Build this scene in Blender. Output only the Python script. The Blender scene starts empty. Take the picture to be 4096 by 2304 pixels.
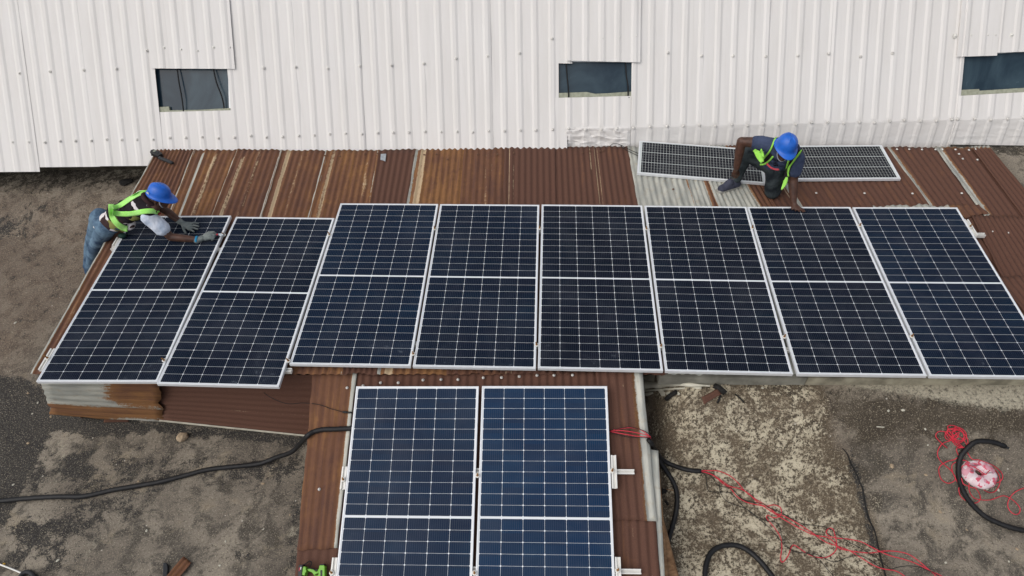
import bpy, bmesh, math, random
import numpy as np
from mathutils import Vector, Matrix
from mathutils.bvhtree import BVHTree
from mathutils import noise as mnoise

random.seed(11)
SC = bpy.context.scene
COL = SC.collection

# ------------------------------------------------------------------ survey of the place (metres)
F, CX, CY = 2745.0, 2048.0, 1152.0          # lens of the drone camera, in photo pixels
HC = 6.1                                    # camera height over the deck
TH, RS = math.radians(48.0), 0.03           # pitch, roll
_rc = math.sqrt(1 - RS * RS)
_A = np.array([[1, 0, 0], [0, -math.sin(TH), math.cos(TH)], [0, -math.cos(TH), -math.sin(TH)]])
_B = np.array([[_rc, 0, RS], [0, 1, 0], [-RS, 0, _rc]])
MW = _B @ _A
CAM = np.array([0, 0, HC])


def ray(u, v):
    return MW @ np.array([(u - CX) / F, (v - CY) / F, 1.0])


class Plane:
    def __init__(s, n, q):
        s.n = np.array(n, float) / np.linalg.norm(n)
        s.q = np.array(q, float)

    def at(s, u, v, lift=0.0):
        d = ray(u, v)
        q = s.q + s.n * lift
        return CAM + d * ((s.n @ (q - CAM)) / (s.n @ d))

    def up(s, h):
        return Plane(s.n, s.q + s.n * h)


def cplane(nc, qc):
    return Plane(MW @ np.array(nc), CAM + MW @ np.array(qc))


PB = cplane([-0.025644857, -0.674765244, -0.737586745], [-1.982702811, -0.971756328, 7.904227776])
PF = cplane([-0.055921996, -0.395671534, -0.916687934], [-1.441772548, 0.905980149, 6.321281950])
RB, RF = PB.up(-0.115), PF.up(-0.10)
WALL = cplane([-0.04022, 0.17125, -0.98441], [-4.56915, -1.80754, 8.90789])


def S(a, b, x):
    t = min(1.0, max(0.0, (x - a) / (b - a)))
    return t * t * (3 - 2 * t)


def ground_h(x, y):
    return .006 * mnoise.noise((x * 1.3, y * 1.3, 0)) + .003 * mnoise.noise((x * 5, y * 5, 3)) + 0.70 * S(0.95, 1.5, x) * S(2.5, 3.55, y) + 0.22 * S(6.4, 7.4, y) * (1 - S(-4.6, -4.0, x))


def at_z(u, v, z):
    d = ray(u, v)
    return CAM + d * ((z - HC) / d[2])


def gnd(u, v, lift=0.0):
    z = 0.0
    for _ in range(25):
        p = at_z(u, v, z)
        z = 0.5 * z + 0.5 * (ground_h(p[0], p[1]) + lift)
    return at_z(u, v, z)


def px(p):
    c = MW.T @ (np.array(p) - CAM)
    return F * c[0] / c[2] + CX, F * c[1] / c[2] + CY


# ------------------------------------------------------------------ object helpers
def V3(p):
    return Vector((float(p[0]), float(p[1]), float(p[2])))


def link(name, me, m=None, parent=None):
    o = bpy.data.objects.new(name, me)
    COL.objects.link(o)
    if m is not None and me is not None:
        for mm in (m if isinstance(m, (list, tuple)) else [m]):
            me.materials.append(mm)
    if parent is not None:
        o.parent = parent
    return o


def mesh(name, verts, faces, m=None, parent=None, smooth=False):
    me = bpy.data.meshes.new(name)
    me.from_pydata([tuple(map(float, v)) for v in verts], [], faces)
    me.update()
    if smooth:
        me.polygons.foreach_set('use_smooth', [True] * len(me.polygons))
    return link(name, me, m, parent)


def tag(o, label, cat, group=None):
    o['label'] = label
    o['category'] = cat
    if group:
        o['group'] = group
    return o


def thing(name, label, cat, loc=(0, 0, 0), group=None):
    o = bpy.data.objects.new(name, None)
    o.empty_display_size = 0.05
    COL.objects.link(o)
    o.location = V3(loc)
    return tag(o, label, cat, group)


def local(root, pts):
    l = np.array(root.location)
    return [np.array(p) - l for p in pts]


def struct(o):
    o['kind'] = 'structure'
    return o


def bm_obj(name, bm, m=None, parent=None, smooth=False):
    me = bpy.data.meshes.new(name)
    bm.normal_update()
    bm.to_mesh(me)
    bm.free()
    if smooth:
        me.polygons.foreach_set('use_smooth', [True] * len(me.polygons))
    return link(name, me, m, parent)


def bevel(o, w, seg=2):
    b = o.modifiers.new('bevel', 'BEVEL')
    b.width = w
    b.segments = seg
    b.limit_method = 'ANGLE'
    return o


def solid(o, t, off=-1):
    b = o.modifiers.new('solid', 'SOLIDIFY')
    b.thickness = t
    b.offset = off
    return o


def box_between(a, b, n, w, h, base=0.0):
    """verts, faces of a bar from a to b, width w (side), height h along n"""
    a, b, n = np.array(a), np.array(b), np.array(n)
    d = (b - a) / np.linalg.norm(b - a)
    s = np.cross(n, d)
    s /= np.linalg.norm(s)
    n = np.cross(d, s)
    vs = []
    for p in (a, b):
        for sx, hz in ((-.5, 0), (.5, 0), (.5, 1), (-.5, 1)):
            vs.append(p + s * w * sx + n * (base + h * hz))
    fs = [(0, 1, 2, 3), (7, 6, 5, 4), (0, 4, 5, 1), (1, 5, 6, 2), (2, 6, 7, 3), (3, 7, 4, 0)]
    return vs, fs


class MB:
    def __init__(s):
        s.v, s.f = [], []

    def add(s, vs, fs):
        k = len(s.v)
        s.v += list(vs)
        s.f += [tuple(i + k for i in f) for f in fs]
        return s

    def bar(s, a, b, n, w, h, base=0.0):
        return s.add(*box_between(a, b, n, w, h, base))

    def build(s, name, m, parent=None, smooth=False):
        v = s.v
        if parent is not None and parent.type == 'EMPTY':
            v = local(parent, v)
        return mesh(name, v, s.f, m, parent, smooth)


def extrude(poly, n, h, base=0.0):
    """closed polygon of 3-D points, extruded along n"""
    n = np.array(n)
    k = len(poly)
    vs = [np.array(p) + n * base for p in poly] + [np.array(p) + n * (base + h) for p in poly]
    # orientation
    ar = sum(np.cross(vs[i], vs[(i + 1) % k]) for i in range(k))
    up = ar @ n > 0
    top = tuple(range(k, 2 * k))
    bot = tuple(range(k - 1, -1, -1))
    sides = [(i, (i + 1) % k, (i + 1) % k + k, i + k) for i in range(k)]
    fs = [top, bot] + sides
    if not up:
        fs = [tuple(reversed(f)) for f in fs]
    return vs, fs


def catmull(pts, step=0.02):
    P = [np.array(p, float) for p in pts]
    P = [2 * P[0] - P[1]] + P + [2 * P[-1] - P[-2]]
    out = []
    for i in range(1, len(P) - 2):
        p0, p1, p2, p3 = P[i - 1:i + 3]
        n = max(2, int(np.linalg.norm(p2 - p1) / step))
        for k in range(n):
            t = k / n
            out.append(0.5 * ((2 * p1) + (p2 - p0) * t + (2 * p0 - 5 * p1 + 4 * p2 - p3) * t * t + (3 * p1 - p0 - 3 * p2 + p3) * t ** 3))
    out.append(P[-2])
    return out


def tube_geo(path, r, seg=8, rib=0.0, cap=True):
    path = [np.array(p) for p in path]
    vs, fs = [], []
    n = len(path)
    ref = np.array([0.03, 0.02, 1.0])
    for i, p in enumerate(path):
        d = path[min(i + 1, n - 1)] - path[max(i - 1, 0)]
        d = d / (np.linalg.norm(d) + 1e-9)
        a = np.cross(d, ref)
        if np.linalg.norm(a) < 1e-3:
            a = np.cross(d, np.array([1, 0, 0]))
        a /= np.linalg.norm(a)
        b = np.cross(a, d)
        rr = r(i / (n - 1)) if callable(r) else r
        rr *= 1 + (rib if i % 2 else -rib)
        for k in range(seg):
            t = 2 * math.pi * k / seg
            vs.append(p + rr * (a * math.cos(t) + b * math.sin(t)))
    for i in range(n - 1):
        for k in range(seg):
            k2 = (k + 1) % seg
            fs.append((i * seg + k, i * seg + k2, (i + 1) * seg + k2, (i + 1) * seg + k))
    if cap:
        fs.append(tuple(range(seg - 1, -1, -1)))
        fs.append(tuple((n - 1) * seg + k for k in range(seg)))
    return vs, fs


def tube(name, pts, r, m, parent=None, seg=8, step=0.02, rib=0.0):
    vs, fs = tube_geo(catmull(pts, step), r, seg, rib)
    if parent is not None and parent.type == 'EMPTY':
        vs = local(parent, vs)
    return mesh(name, vs, fs, m, parent, True)


# ------------------------------------------------------------------ node helpers
def lin(r, g, b):
    f = lambda c: c / 255 / 12.92 if c / 255 <= .04045 else ((c / 255 + .055) / 1.055) ** 2.4
    return (f(r), f(g), f(b), 1)


class NT:
    def __init__(s, name):
        s.m = bpy.data.materials.new(name)
        s.m.use_nodes = True
        s.t = s.m.node_tree
        s.b = s.t.nodes['Principled BSDF']

    def n(s, typ, **kw):
        x = s.t.nodes.new(typ)
        for k, v in kw.items():
            if k.startswith('i_'):
                x.inputs[k[2:].replace('_', ' ')].default_value = v
            else:
                setattr(x, k, v)
        return x

    def l(s, a, b):
        s.t.links.new(a, b)

    def set(s, sock, v):
        if isinstance(v, bpy.types.NodeSocket):
            s.l(v, sock)
        else:
            sock.default_value = v

    def math(s, op, a, b=None, c=None, clamp=False):
        x = s.n('ShaderNodeMath', operation=op, use_clamp=clamp)
        s.set(x.inputs[0], a)
        if b is not None:
            s.set(x.inputs[1], b)
        if c is not None:
            s.set(x.inputs[2], c)
        return x.outputs[0]

    def mix(s, f, a, b, typ='MIX'):
        x = s.n('ShaderNodeMix', data_type='RGBA', blend_type=typ)
        s.set(x.inputs[0], f)
        s.set(x.inputs[6], a)
        s.set(x.inputs[7], b)
        return x.outputs[2]

    def noise(s, vec, scale, detail=4, rough=.55, dist=0.0):
        x = s.n('ShaderNodeTexNoise', i_Scale=scale, i_Detail=detail, i_Roughness=rough, i_Distortion=dist)
        s.l(vec, x.inputs['Vector'])
        return x.outputs['Fac']

    def vor(s, vec, scale, feature='F1', out='Distance'):
        x = s.n('ShaderNodeTexVoronoi', feature=feature, i_Scale=scale)
        s.l(vec, x.inputs['Vector'])
        return x.outputs[out]

    def ramp(s, f, a, b, va=0.0, vb=1.0):
        x = s.n('ShaderNodeMapRange', interpolation_type='SMOOTHSTEP')
        s.set(x.inputs[0], f)
        x.inputs[1].default_value = a
        x.inputs[2].default_value = b
        x.inputs[3].default_value = va
        x.inputs[4].default_value = vb
        return x.outputs[0]

    def scale(s, vec, v, loc=(0, 0, 0)):
        x = s.n('ShaderNodeMapping')
        x.inputs['Scale'].default_value = v
        x.inputs['Location'].default_value = loc
        s.l(vec, x.inputs['Vector'])
        return x.outputs[0]

    def coord(s, which='Object'):
        return s.n('ShaderNodeTexCoord').outputs[which]

    def attr(s, name, out='Color', typ='GEOMETRY'):
        return s.n('ShaderNodeAttribute', attribute_name=name, attribute_type=typ).outputs[out]

    def bump(s, h, strength=.4, dist=.01):
        x = s.n('ShaderNodeBump', i_Strength=strength, i_Distance=dist)
        s.l(h, x.inputs['Height'])
        s.l(x.outputs[0], s.b.inputs['Normal'])

    def fin(s, col, rough=.6, spec=.5, metal=0.0):
        s.set(s.b.inputs['Base Color'], col)
        s.set(s.b.inputs['Roughness'], rough)
        s.set(s.b.inputs['Specular IOR Level'], spec)
        s.set(s.b.inputs['Metallic'], metal)
        return s.m


def plain(name, rgb, rough=.6, spec=.5, metal=0.0, var=.12, scale=30, bump=0.0):
    t = NT(name)
    c = t.coord()
    n = t.noise(c, scale, 5)
    a = tuple(x * (1 - var) for x in rgb[:3]) + (1,)
    b = tuple(min(1, x * (1 + var)) for x in rgb[:3]) + (1,)
    col = t.mix(t.ramp(n, .3, .7), a, b)
    if bump:
        t.bump(n, bump, .004)
    return t.fin(col, rough, spec, metal)


# ------------------------------------------------------------------ materials
def m_rust():
    t = NT('rusted_steel')
    uv = t.n('ShaderNodeUVMap', uv_map='sheet').outputs[0]
    oi = t.n('ShaderNodeObjectInfo').outputs['Random']
    cmb = t.n('ShaderNodeCombineXYZ')
    t.l(t.math('MULTIPLY', oi, 37.0), cmb.inputs[0])
    t.l(t.math('MULTIPLY', oi, 91.0), cmb.inputs[1])
    add = t.n('ShaderNodeVectorMath', operation='ADD')
    t.l(uv, add.inputs[0])
    t.l(cmb.outputs[0], add.inputs[1])
    p = add.outputs[0]
    sep = t.n('ShaderNodeSeparateColor')
    t.l(t.attr('wear'), sep.inputs[0])
    zinc, tone, pale = sep.outputs
    streak = t.noise(t.scale(p, (16, 1.1, 1)), 1.6, 7, .62, .3)
    wide = t.noise(t.scale(p, (6, .9, 1)), 1.0, 4, .55, .2)
    blotch = t.noise(p, 3.0, 7, .68, .5)
    fine = t.noise(p, 90, 4, .7)
    mott = t.noise(t.scale(p, (1.0, .8, 1)), 24, 5, .65)
    dark = lin(90, 62, 51)
    mid = lin(108, 74, 54)
    org = lin(138, 98, 60)
    f1 = t.math('ADD', t.math('MULTIPLY', streak, .55), t.math('MULTIPLY', blotch, .45))
    f1 = t.math('ADD', f1, t.math('MULTIPLY', t.math('SUBTRACT', tone, .60), .62))
    f1 = t.math('ADD', f1, t.math('MULTIPLY', t.math('SUBTRACT', wide, .5), .35))
    c = t.mix(t.ramp(f1, .40, .54), dark, mid)
    c = t.mix(t.ramp(f1, .54, .72), c, org)
    c = t.mix(t.ramp(mott, .42, .75, 0, .35), c, lin(78, 50, 45))
    c = t.mix(t.ramp(fine, .35, .8, 0, .45), c, lin(118, 84, 66))
    # fine pale freckles and bare zinc
    zn = t.mix(t.ramp(t.noise(t.scale(p, (4, .8, 1)), 3, 5), .3, .7), lin(150, 152, 146), lin(192, 191, 180))
    zn = t.mix(t.ramp(t.noise(p, 14, 6, .7), .52, .72, 0, .5), zn, lin(160, 138, 104))
    jag = t.math('ADD', t.math('MULTIPLY', streak, .45), t.math('ADD', t.math('MULTIPLY', mott, .30), t.math('MULTIPLY', fine, .25)))
    zf = t.ramp(t.math('ADD', zinc, t.math('MULTIPLY', t.math('SUBTRACT', jag, .5), 1.15)), .47, .57)
    halo = t.ramp(t.math('ADD', zinc, t.math('MULTIPLY', t.math('SUBTRACT', jag, .5), 1.1)), .22, .52)
    c = t.mix(t.math('MULTIPLY', halo, .75), c, lin(140, 100, 62))
    c = t.mix(zf, c, zn)
    pf = t.ramp(t.math('ADD', pale, t.math('MULTIPLY', t.math('SUBTRACT', jag, .5), 1.5)), .52, .66)
    c = t.mix(t.math('MULTIPLY', pf, .85), c, lin(192, 170, 138))
    t.bump(t.math('ADD', t.math('MULTIPLY', fine, .6), mott), .35, .003)
    return t.fin(c, t.mix(zf, (.85, .85, .85, 1), (.5, .5, .5, 1)), .3, t.math('MULTIPLY', zf, .15))


def m_cells(kind):
    W, H, nx, ny, mg, gap, cham, bars = kind
    t = NT('solar_cells')
    sp = t.n('ShaderNodeSeparateXYZ')
    t.l(t.coord(), sp.inputs[0])
    x, y = sp.outputs[0], sp.outputs[1]
    pxx = (W - 2 * mg) / nx
    cx = t.math('DIVIDE', t.math('SUBTRACT', x, mg), pxx)
    mid = .009
    py = (H / 2 - mg - mid) / (ny / 2)
    ya = t.math('SUBTRACT', t.math('ABSOLUTE', t.math('SUBTRACT', y, H / 2)), mid)
    cy = t.math('DIVIDE', ya, py)
    dx = t.math('MULTIPLY', t.math('PINGPONG', cx, .5), pxx)
    dy = t.math('MULTIPLY', t.math('PINGPONG', cy, .5), py)
    w = t.math('LESS_THAN', dx, gap / 2)
    w = t.math('MAXIMUM', w, t.math('LESS_THAN', dy, gap * .42))
    w = t.math('MAXIMUM', w, t.math('LESS_THAN', t.math('ADD', dx, dy), cham))
    if ny == 12:
        # older module: three rows of cells, each cut by fine collector lines
        cy = t.math('DIVIDE', t.math('SUBTRACT', y, mg), (H - 2 * mg) / 12)
        dy = t.math('MULTIPLY', t.math('PINGPONG', cy, .5), (H - 2 * mg) / 12)
        d3 = t.math('MULTIPLY', t.math('PINGPONG', t.math('DIVIDE', cy, 4.0), .5), (H - 2 * mg) / 3)
        w = t.math('MAXIMUM', t.math('LESS_THAN', dx, gap / 2), t.math('LESS_THAN', d3, .0035))
        w = t.math('MAXIMUM', w, t.math('MULTIPLY', t.math('LESS_THAN', dy, .0014), .45))
        w = t.math('MAXIMUM', w, t.math('LESS_THAN', cy, 0.0))
        w = t.math('MAXIMUM', w, t.math('GREATER_THAN', cy, 12.0))
        w = t.math('MAXIMUM', w, t.math('LESS_THAN', cx, .55))
        w = t.math('MAXIMUM', w, t.math('GREATER_THAN', cx, nx - .45))
        cy = t.math('MULTIPLY', cy, 0.0)
        ya = 1.0
    w = t.math('MAXIMUM', w, t.math('LESS_THAN', ya, 0.0))
    w = t.math('MAXIMUM', w, t.math('GREATER_THAN', cy, ny / 2))
    w = t.math('MAXIMUM', w, t.math('LESS_THAN', cx, 0.0))
    w = t.math('MAXIMUM', w, t.math('GREATER_THAN', cx, float(nx)))
    bb = t.math('LESS_THAN', t.math('FRACT', t.math('MULTIPLY', cx, float(bars))), .075)
    cmb = t.n('ShaderNodeCombineXYZ')
    t.l(t.math('FLOOR', cx), cmb.inputs[0])
    t.l(t.math('FLOOR', t.math('DIVIDE', y, py)), cmb.inputs[1])
    wn = t.n('ShaderNodeTexWhiteNoise', noise_dimensions='3D')
    t.l(cmb.outputs[0], wn.inputs['Vector'])
    rnd = wn.outputs['Value']
    sky_tint = t.attr('sky_tint', 'Fac', 'OBJECT')
    base = t.mix(sky_tint, lin(14, 17, 24), lin(15, 45, 76))  # sky reflection differing from panel to panel, painted into the cell colour
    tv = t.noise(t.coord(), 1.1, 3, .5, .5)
    base = t.mix(t.math('MULTIPLY', t.ramp(tv, .35, .7), t.math('ADD', .04, t.math('MULTIPLY', sky_tint, .55))), base, lin(26, 58, 84))
    base = t.mix(t.math('MULTIPLY', rnd, .30), base, lin(30, 30, 44))
    oi = t.n('ShaderNodeObjectInfo').outputs['Random']
    sh = t.n('ShaderNodeVectorMath', operation='ADD')
    t.l(t.coord(), sh.inputs[0])
    cb2 = t.n('ShaderNodeCombineXYZ')
    t.l(t.math('MULTIPLY', oi, 50.0), cb2.inputs[0])
    t.l(cb2.outputs[0], sh.inputs[1])
    q = sh.outputs[0]
    base = t.mix(t.math('MULTIPLY', bb, .20), base, lin(150, 156, 170))
    if ny == 12:
        base = t.mix(t.math('MULTIPLY', rnd, .2), lin(33, 34, 40), lin(46, 46, 52))
    col = t.mix(w, base, lin(224, 228, 232) if ny != 12 else lin(206, 212, 210))
    dust = t.noise(q, 2.2, 7, .65, .6)
    spots = t.noise(q, 16, 5, .7)
    col = t.mix(t.ramp(dust, .40, .80, 0, .085), col, lin(120, 124, 132))
    # dried smears towards the lower edge
    low = t.ramp(y, .50, .05)
    sm = t.math('MULTIPLY', t.math('MULTIPLY', low, t.ramp(spots, .56, .72)), t.ramp(dust, .45, .62))
    col = t.mix(t.math('MULTIPLY', sm, .22), col, lin(150, 160, 172))
    rg = t.mix(t.ramp(dust, .35, .75), (.10, .10, .10, 1), (.22, .22, .22, 1))
    return t.fin(col, rg, .085)


def m_white_paint():
    t = NT('white_painted_sheet')
    c = t.coord()
    n1 = t.noise(t.scale(c, (7, .6, .6)), 1.5, 5)
    n2 = t.noise(c, 1.1, 5, .6)
    col = t.mix(t.ramp(n1, .3, .75), (.76, .735, .71, 1), (.71, .685, .655, 1))
    col = t.mix(t.ramp(n2, .45, .75, 0, .5), col, (.75, .735, .715, 1))
    st = t.noise(t.scale(c, (40, .7, .7)), 1.0, 3, .6)
    col = t.mix(t.ramp(st, .60, .76, 0, .22), col, (.5, .48, .44, 1))
    t.bump(t.noise(c, 3.5, 3), .12, .02)
    return t.fin(col, .6, .3)


def m_ground():
    t = NT('weathered_concrete')
    c = t.coord()
    s1 = t.n('ShaderNodeSeparateColor')
    t.l(t.attr('stain'), s1.inputs[0])
    tar, lich, wet = s1.outputs
    s2 = t.n('ShaderNodeSeparateColor')
    t.l(t.attr('soil'), s2.inputs[0])
    pale, moss, warm = s2.outputs
    big = t.noise(c, .9, 6, .6, .4)
    med = t.noise(c, 4.5, 8, .70, .5)
    fin = t.noise(c, 34, 6, .75)
    grit = t.noise(c, 90, 4, .8)
    blob = t.noise(c, 10, 9, .76, .35)
    base = t.mix(t.ramp(big, .38, .62), lin(112, 104, 94), lin(146, 137, 123))
    base = t.mix(t.ramp(med, .44, .60), base, lin(86, 81, 74))
    base = t.mix(t.ramp(t.noise(t.scale(c, (1, 1, 1), (4, 9, 0)), 2.6, 9, .74, .6), .54, .66, 0, .65), base, lin(150, 138, 118))
    base = t.mix(t.math('MULTIPLY', warm, t.ramp(med, .3, .6, .5, .95)), base, lin(110, 95, 82))
    # damp brown
    wf = t.ramp(t.math('ADD', wet, t.math('MULTIPLY', t.math('SUBTRACT', med, .5), 1.2)), .30, .75)
    base = t.mix(t.math('MULTIPLY', wf, .88), base, lin(66, 58, 48))
    # pale scale with fine broken edges
    la = t.math('ADD', t.math('MULTIPLY', fin, .80), t.math('ADD', t.math('MULTIPLY', blob, .34), t.math('MULTIPLY', grit, .45)))
    la = t.math('ADD', t.math('MULTIPLY', t.math('SUBTRACT', la, .795), 2.4), lich)
    la = t.math('ADD', la, t.math('MULTIPLY', t.math('SUBTRACT', med, .5), 1.3))
    lf = t.ramp(la, .40, .58)
    under = t.mix(t.ramp(med, .38, .62), lin(96, 84, 68), lin(68, 59, 47))
    base = t.mix(t.ramp(lich, .05, .30, 0, .9), base, under)
    base = t.mix(lf, base, t.mix(t.ramp(med, .35, .7), lin(158, 147, 126), lin(202, 192, 168)))
    # pale cement skim
    pfac = t.ramp(t.math('ADD', pale, t.math('MULTIPLY', t.math('SUBTRACT', blob, .5), 1.5)), .40, .62)
    base = t.mix(pfac, base, t.mix(t.ramp(fin, .35, .65), lin(136, 130, 116), lin(176, 169, 150)))
    # black bitumen / algae, breaking up into specks
    ta = t.math('ADD', t.math('MULTIPLY', blob, .52), t.math('ADD', t.math('MULTIPLY', fin, .46), t.math('ADD', t.math('MULTIPLY', grit, .18), t.math('MULTIPLY', t.math('SUBTRACT', med, .5), .45))))
    ta = t.math('ADD', t.math('MULTIPLY', t.math('SUBTRACT', ta, .58), 2.7), tar)
    tf = t.ramp(ta, .47, .53)
    tarc = t.mix(t.ramp(fin, .4, .7), lin(42, 41, 41), lin(70, 68, 66))
    base = t.mix(t.math('MULTIPLY', tf, .94), base, tarc)
    mf = t.ramp(t.math('ADD', moss, t.math('MULTIPLY', t.math('SUBTRACT', blob, .5), 2.2)), .45, .66)
    base = t.mix(t.math('MULTIPLY', mf, .9), base, lin(52, 48, 42))
    # grains everywhere
    base = t.mix(t.ramp(fin, .36, .48, .65, 0), base, lin(58, 54, 49))
    base = t.mix(t.ramp(grit, .54, .66, 0, .5), base, lin(54, 50, 45))
    g2 = t.noise(t.scale(c, (1, 1, 1), (7, 3, 0)), 80, 4, .8)
    base = t.mix(t.ramp(g2, .54, .66, 0, .65), base, lin(192, 180, 158))
    vs = t.vor(c, 5.5)
    base = t.mix(t.ramp(vs, .03, .055, .7, 0), base, lin(205, 198, 184))
    h = t.math('ADD', t.math('MULTIPLY', fin, .7), t.math('ADD', t.math('MULTIPLY', grit, .5), t.math('MULTIPLY', tf, .35)))
    t.bump(h, .55, .012)
    return t.fin(base, .9, .2)


def m_patches(name, cols, scale, rough=.85):
    t = NT(name)
    c = t.coord()
    d = t.noise(c, scale * 1.2, 4, .6)
    w = t.n('ShaderNodeVectorMath', operation='ADD')
    t.l(c, w.inputs[0])
    cc = t.n('ShaderNodeCombineXYZ')
    t.l(t.math('MULTIPLY', d, .08), cc.inputs[0])
    t.l(t.math('MULTIPLY', d, .06), cc.inputs[1])
    t.l(cc.outputs[0], w.inputs[1])
    v = t.vor(w.outputs[0], scale, 'F1', 'Color')
    sp = t.n('ShaderNodeSeparateColor')
    t.l(v, sp.inputs[0])
    col = cols[0]
    for i, k in enumerate(cols[1:]):
        col = t.mix(t.math('GREATER_THAN', sp.outputs[0], (i + 1) / len(cols)), col, k)
    t.bump(t.noise(c, 22, 4), .4, .01)
    return t.fin(col, rough, .2)


def m_cloth(name, a, b, scale=9, rough=.9):
    t = NT(name)
    c = t.coord()
    n = t.noise(c, scale, 6, .6, .6)
    col = t.mix(t.ramp(n, .32, .68), a, b)
    w = t.noise(c, 240, 2)
    col = t.mix(t.ramp(w, .3, .7, 0, .25), col, a)
    t.bump(t.noise(t.scale(c, (1, 1, .5)), 18, 4, .6), .55, .012)
    return t.fin(col, rough, .15)


def m_skin():
    t = NT('dark_skin')
    c = t.coord()
    n = t.noise(c, 20, 5)
    col = t.mix(t.ramp(n, .3, .7), lin(66, 43, 34), lin(88, 59, 46))
    t.bump(t.noise(c, 160, 2), .1, .002)
    return t.fin(col, .5, .4)


def m_glass():
    t = NT('tinted_window_glass')
    c = t.coord()
    n = t.noise(t.scale(c, (.8, .8, .8)), 1.6, 5, .6, .8)
    s = t.noise(c, 42, 4, .7)
    col = t.mix(t.ramp(n, .35, .7), lin(34, 50, 62), lin(62, 80, 90))
    col = t.mix(t.ramp(s, .66, .76, 0, .4), col, lin(110, 122, 126))
    return t.fin(col, t.ramp(n, .3, .7, .12, .3), .32)


def m_galv(name='galvanised_steel'):
    t = NT(name)
    uv = t.coord()
    n = t.noise(t.scale(uv, (1, 1, 1)), 6, 6, .65, .4)
    st = t.noise(t.scale(uv, (12, 2, 2)), 1.5, 6, .6)
    col = t.mix(t.ramp(n, .3, .7), lin(140, 144, 144), lin(176, 178, 174))
    col = t.mix(t.ramp(st, .52, .75, 0, .6), col, lin(132, 108, 80))
    return t.fin(col, .5, .4, .2)


def m_wood():
    t = NT('weathered_board')
    c = t.coord()
    n = t.noise(t.scale(c, (1, 14, 14)), 2.0, 6, .6, .4)
    col = t.mix(t.ramp(n, .3, .7), lin(104, 76, 54), lin(146, 116, 86))
    t.bump(n, .3, .004)
    return t.fin(col, .85, .2)


MT = {}
MT['rust'] = m_rust()
MT['cells'] = m_cells((1.134, 2.279, 6, 24, .021, .0021, .0088, 10))
MT['oldcells'] = m_cells((1.50, .66, 41, 12, .022, .0021, .0010, 1))
MT['alu'] = plain('silver_anodised_aluminium', (.74, .76, .78), .38, .5, .15, .04, 12)
MT['rail'] = plain('mill_aluminium', (.76, .75, .71), .45, .5, .1, .06, 12)
MT['white'] = m_white_paint()
MT['ground'] = m_ground()
MT['skin'] = m_skin()
MT['glass'] = m_glass()
MT['galv'] = m_galv()
MT['board'] = m_wood()
MT['screw'] = plain('zinc_screw', (.64, .62, .58), .5, .5, .1, .25, 60)
MT['screwr'] = plain('rusted_screw', lin(104, 78, 62), .8, .3, .1, .25, 60)
MT['sealant'] = plain('sealant_foam', lin(158, 160, 142), .9, .2, 0, .15, 25)
MT['cord'] = plain('black_cord', (.012, .012, .013), .7, .3)
MT['conduit'] = plain('black_conduit', (.011, .011, .012), .55, .35, 0, .25, 18)
MT['redwire'] = plain('red_insulation', lin(208, 52, 70), .45, .4, 0, .1)
MT['concrete'] = plain('concrete_render', lin(132, 126, 112), .95, .2, 0, .35, 7, .4)
MT['brass'] = plain('brass_bolt', lin(150, 104, 44), .4, .5, .6, .2, 60)
MT['cap'] = plain('clear_white_washer', (.70, .69, .64), .4, .5, 0, .05)
MT['blue'] = plain('blue_helmet_plastic', lin(30, 98, 196), .38, .5, 0, .10, 14)
MT['lime'] = m_cloth('lime_reflective_tape', lin(164, 238, 112), lin(190, 248, 150), 6, .7)
MT['limeb'] = m_cloth('lime_mesh', lin(146, 216, 76), lin(170, 234, 108), 6, .8)
MT['vest'] = m_cloth('black_mesh_vest', lin(28, 24, 26), lin(50, 45, 50), 7)
MT['jean'] = m_cloth('faded_blue_denim', lin(46, 66, 92), lin(112, 138, 158), 5)
MT['darkjean'] = m_cloth('dark_denim', lin(30, 35, 40), lin(74, 82, 84), 5)
MT['navy'] = m_cloth('navy_jersey', lin(56, 65, 88), lin(76, 86, 112), 6)
MT['whiteshirt'] = m_cloth('white_cotton', lin(186, 200, 220), lin(222, 226, 236), 8)
MT['pattern'] = m_patches('patterned_cotton', [lin(58, 42, 42), lin(212, 206, 206), lin(140, 138, 80), lin(56, 40, 42), lin(220, 214, 214)], 9)
MT['brownshirt'] = m_cloth('dark_brown_cotton', lin(52, 38, 40), lin(66, 48, 48), 8)
MT['redcloth'] = m_cloth('red_collar', lin(150, 40, 34), lin(110, 50, 46), 8)
MT['pink'] = m_cloth('pink_waistband', lin(176, 66, 78), lin(196, 84, 90), 8)
MT['glove'] = m_cloth('grey_knit_glove', lin(104, 112, 112), lin(134, 140, 136), 20)
MT['cyan'] = plain('teal_cuff', lin(46, 130, 170), .8, .2)
MT['hair'] = plain('black_hair', (.008, .007, .007), .8, .3, 0, .3, 80, .5)
MT['strap'] = plain('white_chin_strap', lin(190, 190, 196), .6, .3)
MT['shoe'] = m_cloth('grey_suede_shoe', lin(56, 58, 72), lin(74, 76, 90), 12)
MT['sole'] = plain('pale_rubber_sole', lin(150, 148, 142), .7, .3)
MT['black'] = plain('black_plastic', (.014, .015, .016), .45, .4)
MT['dkgrey'] = plain('charcoal_rubber', (.026, .028, .031), .6, .3)
MT['drill'] = plain('green_tool_plastic', lin(116, 178, 54), .4, .5, 0, .1)
MT['lcd'] = plain('lcd_screen', lin(138, 144, 128), .3, .5)
MT['stone'] = plain('pale_stone', lin(164, 146, 122), .9, .2, 0, .25, 40, .5)
MT['debris'] = plain('off_white_plastic', lin(196, 192, 176), .6, .3, 0, .15, 9)
MT['char'] = plain('charred_scrap', (.02, .019, .018), .8, .2, 0, .4, 30, .4)
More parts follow.
